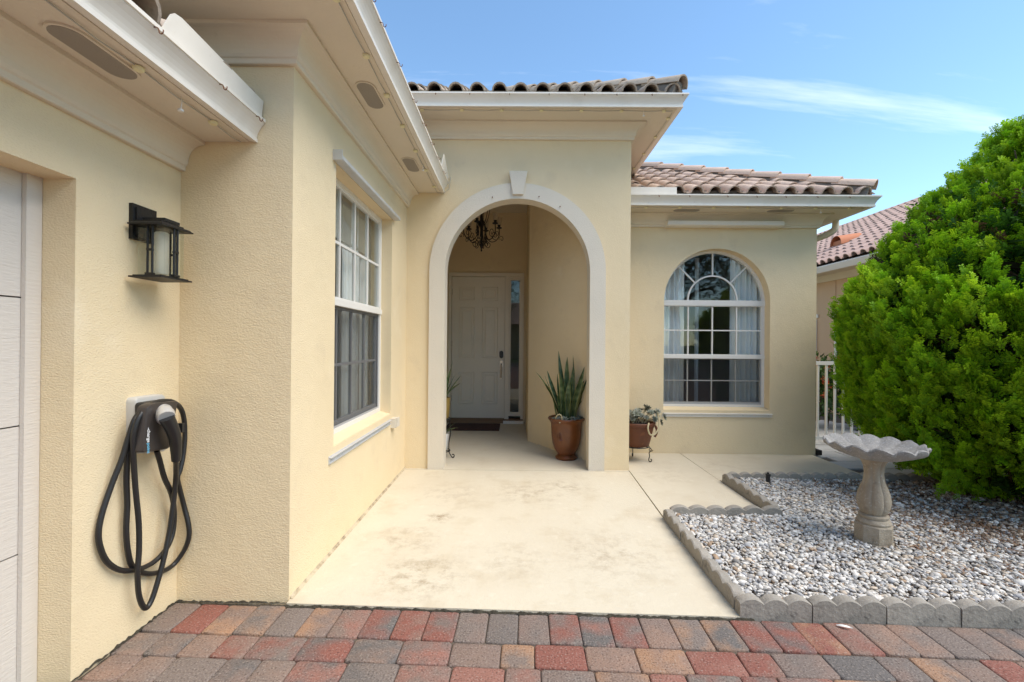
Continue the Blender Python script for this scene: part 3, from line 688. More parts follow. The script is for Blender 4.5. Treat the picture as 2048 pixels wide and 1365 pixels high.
# wing arched window
u0, u1 = WX-WR, WX+WR; dF = -0.125; zb = WB
wf = MB().box(u0, u0+fw, dF-.05, dF, zb+.03, WZ, Tw).box(u1-fw, u1, dF-.05, dF, zb+.03, WZ, Tw).box(u0+fw, u1-fw, dF-.05, dF, zb+.03, zb+.06, Tw)
wf.band(WX, WZ, WR-fw, WR+.004, 0, math.pi, Tw, dF-.05, dF, 40)
wf.box(u0, u1, dF-.05, dF+.012, WZ-0.045, WZ+0.025, Tw)
zm = 1.215
wf.box(u0, u1, dF-.05, dF+.008, zm-.022, zm+.022, Tw)
win2 = wf.build('window', WHITE, house)
MB().prism([(-0.004, 0), (-0.18, 0), (-0.18, 0.03), (-0.13, 0.030), (-0.004, 0.004)], lambda d, h: Tw(u0, d, zb+h), lambda d, h: Tw(u1, d, zb+h)).build('sill', STUCCO, win2)
sash(Tw, win2, u0+fw, u1-fw, zm+.022, WZ-.045, 4, 2, dF-.02, WHITE, 0.010, 0.016)
sash(Tw, win2, u0+fw, u1-fw, zb+.06, zm-.022, 4, 2, dF-.035, WHITE, 0.012, 0.014, 0.03)
MB().box(u0+fw, u1-fw, dF-.010, dF-.009, zb+.06, zm-.022, Tw).build('insect_screen', SCREEN, win2)
MB().box(u0+fw, u1-fw, dF-.014, dF-.006, zb+.06, zb+.085, Tw).box(u1-fw-.014, u1-fw, dF-.014, dF-.006, zb+.085, zm-.022, Tw).build('screen_frame', SASHG, win2)
ri, ro, zc = 0.315, WR-fw, WZ+.025
MB().band(WX, zc, ri-.009, ri+.009, 0, math.pi, Tw, dF-.03, dF-.006, 30).build('muntin', WHITE, win2)
for q in (math.pi/4, math.pi/2, 3*math.pi/4):
    c, s = math.cos(q), math.sin(q); a = ri+.010; b = ro-.002 if q == math.pi/2 else ro-.008; hw = .008
    MB().prism([(a*c-hw*s, a*s+hw*c), (a*c+hw*s, a*s-hw*c), (b*c+hw*s, b*s-hw*c), (b*c-hw*s, b*s+hw*c)], lambda x, z: Tw(WX+x, dF-.028, zc+z), lambda x, z: Tw(WX+x, dF-.008, zc+z)).build('muntin', WHITE, win2)
n = 24
MB().prism([((ri-.01)*math.cos(math.pi*i/n), (ri-.01)*math.sin(math.pi*i/n)) for i in range(n+1)], lambda x, z: Tw(WX+x, dF-.02, zc+z), lambda x, z: Tw(WX+x, dF-.024, zc+z)).build('pane', GLASS, win2)
for k in range(4):
    a0 = math.pi/4*k; ro2 = ro-.006
    MB().band(WX, zc-.004, ri+.010, ro2, a0+.012, a0+math.pi/4-.012, Tw, dF-.024, dF-.020, 10).build('pane', GLASS, win2)
# ---- entry door
dY = 7.87
fr = MB().box(DX0, DX0+.045, 7.80, 7.95, 0.03, DZT).box(DX1-.045, DX1, 7.80, 7.95, 0.03, DZT).box(DX0+.045, DX1-.045, 7.80, 7.95, DZT-.06, DZT).box(-0.175, -0.105, 7.80, 7.95, 0.03, DZT-.06)
door = fr.build('door', DOORM, house)
lf = MB().box(DX0+.05, -0.18, dY, dY+.045, 0.06, DZT-.065)
leaf = lf.build('door_leaf', DOORM, door)
lw = -0.18-(DX0+.05); lx = DX0+.05
for (c0, c1) in ((.13, .43), (.57, .87)):
    for (z0, z1) in ((.30, .86), (1.10, 1.98), (2.10, 2.34)):
        a, b = lx+lw*c0, lx+lw*c1; P = []
        for (ins, y) in ((0, dY-.0005), (.012, dY-.010), (.022, dY-.010), (.034, dY+.012), (.062, dY+.012), (.085, dY-.003)):
            P += [(a+ins, y, z0+ins), (b-ins, y, z0+ins), (b-ins, y, z1-ins), (a+ins, y, z1-ins)]
        # panel: moulding ring, groove and raised field
        fs = [(4*k+i, 4*k+(i+1) % 4, 4*k+4+(i+1) % 4, 4*k+4+i) for k in range(2) for i in range(4)]
        MB().add(P[:12]+[(x_, dY+.0005, z_) for x_, y_, z_ in P[8:12]], fs+[(8+i, 8+(i+1) % 4, 12+(i+1) % 4, 12+i) for i in range(4)]).build('door_moulding', DOORM, door)
        q = [(a+.045, dY-.0006, z0+.045), (b-.045, dY-.0006, z0+.045), (b-.045, dY-.0006, z1-.045), (a+.045, dY-.0006, z1-.045)]
        q2 = [(a+.065, dY-.009, z0+.065), (b-.065, dY-.009, z0+.065), (b-.065, dY-.009, z1-.065), (a+.065, dY-.009, z1-.065)]
        MB().add(q+q2, [(i, (i+1) % 4, 4+(i+1) % 4, 4+i) for i in range(4)]+[(4, 5, 6, 7)]).build('door_panel', DOORM, door)
BRS = mat('satin_nickel', (0.55, 0.50, 0.42), 0.3, 0.9)
BLKP = mat('black_plastic', (0.015, 0.015, 0.016), 0.35)
kx = -0.235
MB().prism(stadium(.13, .068), lambda a, b: (kx+b, dY, 1.165+a), lambda a, b: (kx+b, dY-.03, 1.165+a)).build('lock_keypad', BLKP, door)
h = MB().prism([(-.03, .93), (.03, .93), (.03, 1.06), (-.03, 1.06)], lambda x, z: (kx+x, dY-.001, z), lambda x, z: (kx+x, dY-.014, z))
h.tube(smoothpath([(kx, dY-.01, 1.0), (kx, dY-.06, .99), (kx, dY-.07, .93), (kx, dY-.065, .80), (kx, dY-.03, .765), (kx, dY-.002, .765)], 3), .011, 8)
h.box(kx-.018, kx+.018, dY-.010, dY-.001, .735, .795)
h.build('door_handle', BRS, door)
for z in (.4, 1.35, 2.25): MB().tube([(DX0+.052, dY-.006, z-.05), (DX0+.052, dY-.006, z+.05)], .008, 8).build('hinge', BRS, door)
# sidelight
MB().box(-.105, -.075, 7.84, 7.90, .10, DZT-.06).box(.072, .102, 7.84, 7.90, .10, DZT-.06).box(-.075, .072, 7.84, 7.90, .10, .17).box(-.075, .072, 7.84, 7.90, DZT-.12, DZT-.06).build('sidelight_frame', DOORM, door)
MB().box(-.075, .072, 7.872, 7.876, .17, DZT-.12).build('pane', GLASS, door)
room(-1.6, 0.45, 8.031, 11.0, 0.0, 3.5, 'y0')
WOODT = mat('threshold_wood', (0.20, 0.115, 0.06), .6)
MB().prism([(7.70, 0.0), (7.95, 0.0), (7.95, 0.055), (7.80, 0.055), (7.70, 0.03)], lambda y, z: (DX0, y, z), lambda y, z: (DX1, y, z)).build('threshold', WOODT, door)
MB().box(-.19, DX1+.005, 7.655, 7.695, 0.0, 0.045).build('threshold_ramp', WHITE, door)
# ---- garage door
gd = MB()
zs = [-.02, .53, 1.035, 1.54, 2.10]
gdo = MB().box(-2.02, -1.985, -6, 1.82, -.03, 2.2).build('garage_door', DARK, house)
for k in range(4):
    m = MB().box(-1.985, -1.945, -6, 1.79, zs[k]+.003, zs[k+1]-.003).build('door_section', GARM, gdo)
    for y1 in (1.45, 0.2, -1.05):     # pressed rectangles
        z0, z1 = zs[k]+.10, zs[k+1]-.10
        q = []
        for ins, xx in ((0, -1.9452), (.015, -1.938), (.03, -1.9452)): q += [(xx, y1-1.0+ins, z0+ins), (xx, y1-ins, z0+ins), (xx, y1-ins, z1-ins), (xx, y1-1.0+ins, z1-ins)]
        MB().add(q, [(4*a+i, 4*a+(i+1) % 4, 4*a+4+(i+1) % 4, 4*a+4+i) for a in range(2) for i in range(4)]).build('door_pressing', GARM, gdo)
MB().box(-1.943, -1.925, 1.765, 1.824, -.02, 2.03).build('weather_strip', GARM, gdo)
MB().prism([(-.002, .0), (.016, .0), (.008, .004), (.001, .014), (-.002, .014)], lambda d, h: Tc(YB+.01, d, h+.0005), lambda d, h: Tc(YP-.002, d, h+.0005)).build('caulk_joint', CAULK, house)
# ---- outlet box, drain stub, downspout
q = at(785, 872, 'x', XC+0.02)
MB().box(XC, XC+.045, q.y, q.y+.10, .545, .635).box(XC+.045, XC+.065, q.y+.01, q.y+.09, .555, .64).build('outlet_box', TRIM, house)
dpt = smoothpath([(XW+.385, 5.92, Z1+.165), (XW+.385, 5.92, Z1+.09), (XW+.37, 5.93, Z1+.04), (XW+.31, 5.98, Z1-.01), (XW+.16, 6.10, Z1-.075), (XW+.055, 6.18, Z1-.13), (XW+.043, 6.20, Z1-.22), (XW+.043, 6.20, 0.05)], 4)
MB().tube(dpt, .040, 10).build('downspout', CREAMW, house)
MB().box(XW+.004, XW+.07, YW-.02, YW+.12, 0.0, .06).build('downspout_foot', DARK, house)
# ---- roofs
def tile_mesh():
    th = .013; pitch = .217; Ln = .42
    top = [(0.0, .016), (.028, .004), (.062, .004)]
    for i in range(9):
        q = math.pi-math.pi*i/8; top.append((.142+.076*math.cos(q), .006+.076*math.sin(q)))
    top.append((.226, .004))
    bot = [(x, z-th) for x, z in top]
    for i in range(3, 12): x, z = top[i]; bot[i] = (.142+(x-.142)*.83, max(.006+(z-.006)*.83-.002, z-th-.002))
    loop = top+bot[::-1]; n = len(loop); vs = []; fs = []
    for y in (0, Ln):
        for x, z in loop: vs.append((x, y, z+.030*(1-y/Ln)))
    m = len(top)
    for i in range(n): fs.append((i, (i+1) % n, n+(i+1) % n, n+i))
    for i in range(m-1):
        fs.append((i, n-1-i, n-2-i, i+1)); fs.append((n+i, n+i+1, 2*n-2-i, 2*n-1-i))
    return vs, fs
TV, TF = tile_mesh()
def mesh_of(name, vs, fs, mt, sm=True):
    me = bpy.data.meshes.new(name); me.from_pydata(vs, [], fs); me.materials.append(mt)
    bm = bmesh.new(); bm.from_mesh(me); bmesh.ops.recalc_face_normals(bm, faces=bm.faces); bm.to_mesh(me); bm.free()
    if sm:
        me.shade_smooth()
        try: me.set_sharp_from_angle(angle=R(50))
        except Exception: pass
    return me
def tile_plane(parent, O, u, h, pitch, ncol, rows, clips, mt, keep, limit=300):
    """tiles on a slope: O eave corner, u along the eave, h plan direction up the slope; clips: (point, plan normal) with the kept side positive"""
    u = Vector(u).normalized(); h = Vector(h).normalized(); v = (h+Vector((0, 0, pitch))).normalized(); n = u.cross(v)
    if n.z < 0: n = -n
    flip = u.cross(v).z < 0
    base = mesh_of('roof_tile', TV, TF, mt); rest = MB(); cnt = 0
    for j in range(rows):
        for i in range(ncol):
            o = Vector(O)+u*(i*.217)+v*(j*.345)
            Mx = Matrix((u, v, n)).transposed().to_4x4(); Mx.translation = o
            Mx = Mx @ Matrix.Rotation(random.uniform(-.012, .012), 4, 'Z') @ Matrix.Translation((random.uniform(-.004, .004), random.uniform(-.01, .01), random.uniform(-.002, .003)))
            W = [Mx @ Vector(p) for p in TV]
            ins = [min((p-Vector(c)).dot(Vector(nn)) for p in W) for c, nn in clips]; out = [max((p-Vector(c)).dot(Vector(nn)) for p in W) for c, nn in clips]
            if any(k < 0 for k in out): continue
            cut = [k for k in range(len(clips)) if ins[k] < 0]
            as_obj = keep(o) and cnt < limit
            if not cut:
                if as_obj: inst(base, 'roof_tile', parent, Mx); cnt += 1
                else: rest.add(W, TF)
            else:
                bm = bmesh.new(); vv = [bm.verts.new(p) for p in W]
                for f in TF: bm.faces.new([vv[k] for k in f])
                for k in cut:
                    gm_ = bm.verts[:]+bm.edges[:]+bm.faces[:]
                    bmesh.ops.bisect_plane(bm, geom=gm_, plane_co=Vector(clips[k][0]), plane_no=Vector(clips[k][1]), clear_inner=True)
                if len(bm.faces) == 0: bm.free(); continue
                bm.verts.index_update(); P = [p.co[:] for p in bm.verts]; Q = [[p.index for p in f.verts] for f in bm.faces]; bm.free()
                if as_obj:
                    m_ = MB().add(P, Q); m_.sm = True; m_.build('roof_tile', mt, parent, angle=50); cnt += 1
                else: rest.add(P, Q)
    if rest.f:
        rest.sm = True; o = rest.build('roof_tiles', mt, parent, angle=50); o['kind'] = 'stuff'
def hip_caps(parent, P0, d, n, mt, r=.105, start=.0):
    d = Vector(d).normalized(); s = d.cross(Vector((0, 0, 1))).normalized(); upv = s.cross(d)
    Ln = .43; vs = []; fs = []; k = 10
    for y, rr, lf in ((0, r, .022), (Ln, r*.86, 0.0)):
        for a in (1.0, .86):
            for i in range(k+1):
                q = math.pi*i/k; vs.append((rr*a*math.cos(q), y, rr*a*math.sin(q)*.92+lf))
    e = k+1
    for i in range(k): fs += [(i, i+1, 2*e+i+1, 2*e+i), (e+i, 3*e+i, 3*e+i+1, e+i+1), (i, e+i, e+i+1, i+1), (2*e+i, 2*e+i+1, 3*e+i+1, 3*e+i)]
    fs += [(0, 2*e, 3*e, e), (k, e+k, 3*e+k, 2*e+k)]
    me = mesh_of('hip_tile', vs, fs, mt)
    for i in range(n):
        o = Vector(P0)+d*(start+i*.355)+upv*.055
        Mx = Matrix((s, d, upv)).transposed().to_4x4(); Mx.translation = o
        inst(me, 'hip_tile', parent, Mx @ Matrix.Rotation(random.uniform(-.02, .02), 4, 'Z'))
    # mortar bedding below the caps
    a = Vector(P0)+d*(start+.035); b = Vector(P0)+d*(start+n*.355+.05); m = MB()
    prof = [(-.088, -.07), (.088, -.07), (.082, .05), (.05, .105), (-.05, .105), (-.082, .05)]
    m.prism(prof, lambda x, z: tuple(a+s*x+upv*z), lambda x, z: tuple(b+s*x+upv*z)); m.build('ridge_mortar', MORTAR, parent)
DECK = mat('roof_deck', (0.12, 0.10, 0.085), .95)
def roof(pts_list, mt=None):
    m = MB()
    for pts in pts_list:
        n = len(pts); m.add([*pts, *[(x, y, z-.03) for x, y, z in pts]], [tuple(range(n)), tuple(range(2*n-1, n-1, -1))]+[(i, (i+1) % n, n+(i+1) % n, n+i) for i in range(n)])
    return m.build('roof', DECK, house)
def birdstop(parent, a, b, inn, z):
    a, b, inn = Vector(a), Vector(b), Vector(inn); m = MB(); i = inn*.06
    p = [a+i, b+i, b+i+Vector((0, 0, .085)), a+i+Vector((0, 0, .085))]
    m.add([*p, *[q+inn*.03 for q in p]], [(0, 1, 2, 3), (7, 6, 5, 4), (0, 4, 5, 1), (1, 5, 6, 2), (2, 6, 7, 3), (3, 7, 4, 0)]); m.build('bird_stop', MORTAR, parent)
PT = .50; OV = .385
# portal roof
ze = Z2+.285; ex, ey = XP+OV, YP-OV; d = 2.4
rfP = roof([[(-2.9, ey+.02, ze), (ex-.02, ey+.02, ze), (ex-d, ey+d, ze+d*PT), (-2.9, ey+d, ze+d*PT)], [(ex-.02, ey+.02, ze), (ex-.02, 8.5, ze), (ex-d, 8.5, ze+d*PT), (ex-d, ey+d, ze+d*PT)]])
hipn = Vector((-1, -1, 0)).normalized()
# front slope is kept where (x-ex)+(y-ey) < 0
tile_plane(rfP, (ex-.217*20, ey, ze), (1, 0, 0), (0, 1, 0), PT, 21, 6, [((ex, ey, 0), (-.7071, -.7071, 0))], TILEG, lambda o: o.x > -1.4 and o.y < ey+1.1)
tile_plane(rfP, (ex, ey, ze), (0, 1, 0), (-1, 0, 0), PT, 14, 5, [((ex, ey, 0), (.7071, .7071, 0))], TILEG, lambda o: False)
hip_caps(rfP, (ex-.0, ey+.0, ze+.02), (-1, 1, PT), 8, TILEG, start=.0)
birdstop(rfP, (-2.8, ey, ze-.01), (ex-.03, ey, ze-.01), (0, 1, 0), ze); birdstop(rfP, (ex, ey+.03, ze-.01), (ex, 8.4, ze-.01), (-1, 0, 0), ze)
# wing roof
ze = Z1+.285; ex, ey = XW+OV, YW-OV; d = 2.6
rfW = roof([[(XP+.005, ey+.02, ze), (ex-.02, ey+.02, ze), (ex-d, ey+d, ze+d*PT), (XP+.005, ey+d, ze+d*PT)], [(ex-.02, ey+.02, ze), (ex-.02, 12, ze), (ex-d, 12, ze+d*PT), (ex-d, ey+d, ze+d*PT)]])
tile_plane(rfW, (ex-.217*14-.02, ey, ze), (1, 0, 0), (0, 1, 0), PT, 15, 9, [((ex, ey, 0), (-.7071, -.7071, 0)), ((XP+.006, 0, 0), (1, 0, 0))], TILE, lambda o: True)
tile_plane(rfW, (ex, ey, ze), (0, 1, 0), (-1, 0, 0), PT, 20, 6, [((ex, ey, 0), (.7071, .7071, 0))], TILE, lambda o: False)
hip_caps(rfW, (ex, ey, ze+.02), (-1, 1, PT), 9, TILE)
birdstop(rfW, (XP+.01, ey, ze-.01), (ex-.03, ey, ze-.01), (0, 1, 0), ze); birdstop(rfW, (ex, ey+.03, ze-.01), (ex, 11.5, ze-.01), (-1, 0, 0), ze)
# window wall / pier roof
ze = Z1+.270; ex, ey = XC+OV-.07, YB-OV+.07
rfC = roof([[(ex-.02, ey+.02, ze), (ex-.02, YP-.004, ze), (ex-1.6, YP-.004, ze+1.6*PT), (ex-1.6, ey+1.6, ze+1.6*PT)], [(ex-.02, ey+.02, ze), (ex-1.6, ey+1.6, ze+1.6*PT), (-5, ey+1.6, ze+1.6*PT), (-5, ey+.02, ze)]])
tile_plane(rfC, (ex, ey, ze), (0, 1, 0), (-1, 0, 0), PT, 14, 4, [((ex, ey, 0), (.7071, .7071, 0)), ((0, YP-.006, 0), (0, -1, 0))], TILEG, lambda o: False)
tile_plane(rfC, (ex-.217*16, ey, ze), (1, 0, 0), (0, 1, 0), PT, 17, 4, [((ex, ey, 0), (-.7071, -.7071, 0))], TILEG, lambda o: False)
hip_caps(rfC, (ex, ey, ze+.02), (-1, 1, PT), 4, TILEG)
# garage roof
ze = Z0+.285; ex = XA+OV
rfA = roof([[(ex-.02, -6, ze), (ex-.02, YB-.004, ze), (ex-2.5, YB-.004, ze+1.0), (ex-2.5, -6, ze+1.0)]])
tile_plane(rfA, (ex+.012, YB-.02-.217*11, ze), (0, 1, 0), (-1, 0, 0), .40, 11, 3, [((0, YB-.006, 0), (0, -1, 0))], TILEG, lambda o: o.x > -1.6)
# ================================================================ OBJECTS
# ---- string lights under the eaves
def string_light(label, start, end, bulbs, hangers, tail=None):
    t = thing('string_light', label, 'string light', start, 'string lights under the eaves')
    a, b = Vector(start), Vector(end); pts = []
    ts = [0]+list(bulbs)+[1]
    for i in range(len(ts)-1):
        p, q = a.lerp(b, ts[i]), a.lerp(b, ts[i+1]); n = 5
        for k in range(n): f = k/n; pts.append(p.lerp(q, f)+Vector((0, 0, -.004-.010*math.sin(math.pi*f)*random.uniform(.4, 1))))
    pts.append(b+Vector((0, 0, -.004)))
    if tail: pts += [Vector(q) for q in tail]
    MB().tube(pts, .0028, 5).build('wire', WIRE, t)
    for f in bulbs:
        c = a.lerp(b, f)
        MB().lathe([(.004, -.0175), (.016, -.017), (.020, -.012), (.020, -.004), (.015, 0.0)], 14, c).build('bulb', BULB, t)
    for f in hangers:
        c = a.lerp(b, f); c = c+Vector((0.0, 0.0, -.004))
        MB().tube(smoothpath([(c.x, c.y, c.z+.004), (c.x+.004, c.y, c.z-.02), (c.x+.002, c.y-.004, c.z-.05)], 3), .0025, 5).lathe([(.004, 0), (.012, .003), (.012, .010), (.004, .016)], 10, (c.x+.002, c.y-.004, c.z-.062)).build('hanger', WHITE, t)
xs_, zs_ = XA+.325, Z0+.160
string_light('thin wire with cream bulbs under the soffit above the wall lantern', (xs_, 0.8, zs_), (xs_, YB-.012, zs_), ((1.30-.8)/1.588, (1.738-.8)/1.588, (2.17-.8)/1.588), ((1.96-.8)/1.588,))
xs_, zs_ = XC+.335, Z1+.160
L_ = YP-.012-2.05
string_light('thin wire with cream bulbs under the soffit above the tall side window', (xs_, 2.05, zs_), (xs_, YP-.012, zs_), [(y-2.05)/L_ for y in (2.12, 2.55, 2.96, 3.377, 3.82, 4.25, 4.70)], ((4.12-2.05)/L_,),
             [(XC+.40, YP-.02, Z1+.150), (XC+.46, YP-.012, Z1+.20), (XC+.475, YP-.010, Z1+.33)])
ys_, zs_ = YP-.335, Z2+.160
string_light('thin wire with cream bulbs under the soffit over the arched porch', (-1.6, ys_, zs_), (XP+.33, ys_, zs_), [(x+1.6)/(XP+1.93) for x in (-1.37, -.965, -.56, -.155, .25, .655, 1.06, 1.49)], ((1.28+1.6)/(XP+1.93),))
string_light('thin wire with cream bulbs under the return soffit beside the porch roof', (XP+.335, YP-.30, zs_), (XP+.335, 8.5, zs_), [.03, .14, .26, .38, .5, .62, .74], (.30,))
ys_, zs_ = YW-.335, Z1+.160
string_light('thin wire with cream bulbs under the soffit above the arched window', (XP+.01, ys_, zs_), (XW+.33, ys_, zs_), [.10, .24, .38, .52, .66, .80, .94], (.82,))
# ---- wall lantern
ln = thing('wall_lantern', 'black metal box lantern with clear glass panels on the garage wall', 'wall lantern', (XA, 2.148, 1.64))
MB().box(XA, XA+.018, 2.078, 2.218, 1.845, 2.01).box(XA+.018, XA+.026, 2.092, 2.204, 1.86, 1.995).build('back_plate', IRON, ln)
MB().box(XA+.026, -1.69, 2.125, 2.171, 1.925, 1.955).box(-1.70, -1.64, 2.10, 2.196, 1.934, 1.948).build('arm', IRON, ln)
MB().prism([(-1.768, 2.052), (-1.615, 2.052), (-1.615, 2.246), (-1.768, 2.246)], lambda x, y: (x, y, 1.912), lambda x, y: (x*.92+(-1.69)*.08, y*.92+2.149*.08, 1.920)).box(-1.762, -1.635, 2.075, 2.215, 1.919, 1.930).box(-1.772, -1.612, 2.048, 2.250, 1.906, 1.912).build('roof_plate', IRON, ln)
MB().box(-1.768, -1.615, 2.052, 2.248, 1.664, 1.671).box(-1.758, -1.625, 2.064, 2.236, 1.671, 1.677).build('base_plate', IRON, ln)
gx0, gx1, gy0, gy1 = -1.752, -1.630, 2.086, 2.212
for bx in ((gx0, gx1, gy0, gy0+.003), (gx0, gx1, gy1-.003, gy1), (gx1-.003, gx1, gy0+.003, gy1-.003)):
    MB().box(*bx, 1.677, 1.906).build('glass_panel', LGLASS, ln)
def post(x, y, ax):
    m = MB()
    for s in (-1, 1):
        dx_, dy_ = (s*.011, 0) if ax == 'x' else (0, s*.011)
        m.tube([(x+dx_, y+dy_, 1.677), (x+dx_, y+dy_, 1.906)], .0048, 8)
    m.box(x-.014, x+.014, y-.006, y+.006, 1.79, 1.80) if ax == 'x' else m.box(x-.006, x+.006, y-.014, y+.014, 1.79, 1.80)
    m.box(x-.018, x+.018, y-.008, y+.008, 1.677, 1.688) if ax == 'x' else m.box(x-.008, x+.008, y-.018, y+.018, 1.677, 1.688)
    m.build('post', IRON, ln)
post((gx0+gx1)/2, gy0-.006, 'x'); post((gx0+gx1)/2, gy1+.006, 'x'); post(gx1+.006, 2.149, 'y')
FROST = mat('frosted_shade', (0.90, 0.87, 0.80), .6, trans=.6)
MB().lathe([(.026, 1.69), (.029, 1.70), (.029, 1.885), (.024, 1.89)], 20, (-1.691, 2.149, 0)).build('shade', FROST, ln)
# ---- wall charger
ev = thing('wall_charger', 'black and silver car charger hung with looped black cable on the garage wall', 'car charger', (XA, 2.22, .82))
def z8(x, y, off):
    p = at(180+x*.3443, 770+y*.3443, 'x', XA+off)
    return p if p.y < YB-.022 else at(180+x*.3443, 770+y*.3443, 'y', YB-.022)
SILV = mat('silver_plastic', (0.55, 0.54, 0.52), .35, .35); GREYP2 = mat('light_grey_case', (0.50, 0.48, 0.44), .45)
CHB = mat('charger_face', (0.055, 0.046, 0.042), .38, .25)
def roundpoly(pts, r, n=4):
    out = []; m = len(pts)
    for i in range(m):
        p = Vector(pts[i]); a = (Vector(pts[i-1])-p); b = (Vector(pts[(i+1) % m])-p); ra = min(r, a.length*.45, b.length*.45)
        A = p+a.normalized()*ra; B = p+b.normalized()*ra
        for k in range(n+1): f = k/n; out.append(((1-f)**2*A+2*f*(1-f)*p+f*f*B)[:])
    return out
def plate(pts, off, back, mt, name, r=.02):
    P = [z8(x, y, off) for x, y in pts]; poly = roundpoly([(p.y, p.z) for p in P], r)
    c = Vector((sum(p[0] for p in poly)/len(poly), sum(p[1] for p in poly)/len(poly)))
    m = MB(); n = len(poly); rings = [(XA+back, 1.0), (XA+off-.008, 1.0), (XA+off-.002, .975), (XA+off, .93)]
    vs = []
    for X_, s in rings: vs += [(X_, c.x+(a-c.x)*s, c.y+(b-c.y)*s) for a, b in poly]
    fs = [(k*n+i, k*n+(i+1) % n, (k+1)*n+(i+1) % n, (k+1)*n+i) for k in range(3) for i in range(n)]+[tuple(3*n+i for i in range(n)), tuple(range(n-1, -1, -1))]
    m.add(vs, fs); m.sm = True; return m.build(name, mt, ev)
plate([(265, 75), (440, 52), (452, 385), (268, 405)], .045, .0, GREYP2, 'back_plate', .025)
plate([(300, 105), (430, 85), (440, 380), (300, 395)], .075, .044, BLKP, 'cable_hub', .02)
fp = plate([(334, 128), (375, 106), (515, 92), (505, 140), (466, 372), (308, 397)], .125, .078, CHB, 'body', .016)
c = z8(432, 172, .128)
MB().tube([(XA+.122, c.y, c.z), (XA+.135, c.y, c.z)], [.050, .047], 24).build('holster_ring', SILV, ev)
GRN = mat('green_light_ring', (0.01, 0.12, 0.05), .4)
MB().tube([(XA+.134, c.y, c.z), (XA+.1385, c.y, c.z)], .036, 20).build('status_ring', GRN, ev)
p0, p1, p2, p3 = z8(430, 150, .15), z8(445, 190, .185), z8(490, 290, .185), z8(500, 385, .165)
p4 = z8(500, 440, .155)
MB().tube([p0, p0.lerp(p1, .5), p1], [.030, .037, .034], 16).build('connector_nose', SILV, ev)
MB().tube(smoothpath([p1, p2, p3, p4], 5), [.031-.0008*i for i in range(16)], 14).build('connector', BLKP, ev)
q = z8(528, 250, .185); MB().box(q.x-.012, q.x+.012, q.y-.008, q.y+.008, q.z-.022, q.z+.022).build('release_button', BLKP, ev)
CAB = mat('cable_rubber', (0.016, 0.015, 0.015), .42, bump=(120, .001, 2))
def cable(pts): return smoothpath([z8(*p) for p in pts], 5)
cb = MB()
cb.tube(cable([(388, 385, .075), (405, 440, .07), (432, 540, .06), (468, 620, .05), (486, 700, .045), (489, 790, .04), (476, 880, .04), (438, 960, .04), (370, 1030, .035), (280, 1072, .03), (180, 1078, .025), (100, 1030, .022), (58, 940, .02), (50, 850, .02), (75, 730, .022), (130, 570, .03), (185, 430, .045), (225, 300, .06), (258, 205, .07), (305, 145, .072), (365, 108, .075), (430, 96, .075), (480, 100, .075), (520, 125, .07)]), .0118, 10)
cb.tube(cable([(470, 96, .095), (400, 98, .098), (335, 130, .098), (290, 180, .095), (262, 250, .088), (250, 330, .08), (256, 480, .07), (266, 620, .065), (283, 800, .062), (285, 960, .06), (276, 1100, .058), (286, 1230, .05), (320, 1298, .048), (358, 1250, .05), (400, 1120, .056), (436, 980, .062), (462, 850, .065), (478, 740, .07), (490, 640, .075), (499, 540, .09), (500, 480, .12), (500, 435, .15)]), .0118, 10)
cb.tube(cable([(300, 150, .06), (250, 240, .05), (225, 330, .045), (217, 430, .04), (212, 560, .035), (216, 700, .032), (210, 850, .03), (222, 980, .026), (250, 1060, .022), (320, 1096, .02), (400, 1090, .02), (480, 1050, .02), (545, 965, .02), (575, 880, .02), (570, 800, .022), (545, 700, .03), (517, 590, .045), (508, 540, .06), (522, 500, .065), (540, 420, .065), (551, 300, .065), (546, 200, .068), (525, 135, .075), (480, 105, .085)]), .0118, 10)
cb.build('cable', CAB, ev)
# lettering, running down the face
def text_mesh(name, body, mt, size, parent, M4, bold=False):
    cu = bpy.data.curves.new(name, 'FONT'); cu.body = body; cu.size = size; cu.extrude = .0004; cu.align_x = 'LEFT'
    if bold: cu.offset = size*.02
    to = bpy.data.objects.new(name, cu); C.objects.link(to); bpy.context.view_layer.update()
    me = bpy.data.meshes.new_from_object(to.evaluated_get(bpy.context.evaluated_depsgraph_get())); me.name = name
    bpy.data.objects.remove(to); me.materials.clear(); me.materials.append(mt)
    o = bpy.data.objects.new(name, me); C.objects.link(o); o.parent = parent; o.matrix_local = Matrix.Translation(-wl(parent)) @ M4; WORLD[o.name] = wl(parent)
    return me
WTXT = mat('white_print', (.8, .8, .8), .5); BTXT = mat('blue_print', (.15, .45, .65), .5)
a = z8(338, 250, .126); Mx = Matrix(((0, 0, 1), (0, 1, 0), (-1, 0, 0))).to_4x4()   # text x -> -z, y -> +y, z -> +x
Mx.translation = (XA+.1255, a.y-.003, a.z)
me_t = text_mesh('lettering', '-charge', WTXT, .0225, fp, Mx, True)
wid = max(v.co.x for v in me_t.vertices)
M2 = Mx.copy(); M2.translation = (XA+.1255, a.y-.003, a.z-wid-.002)
text_mesh('lettering', 'point', BTXT, .0225, fp, M2, True)
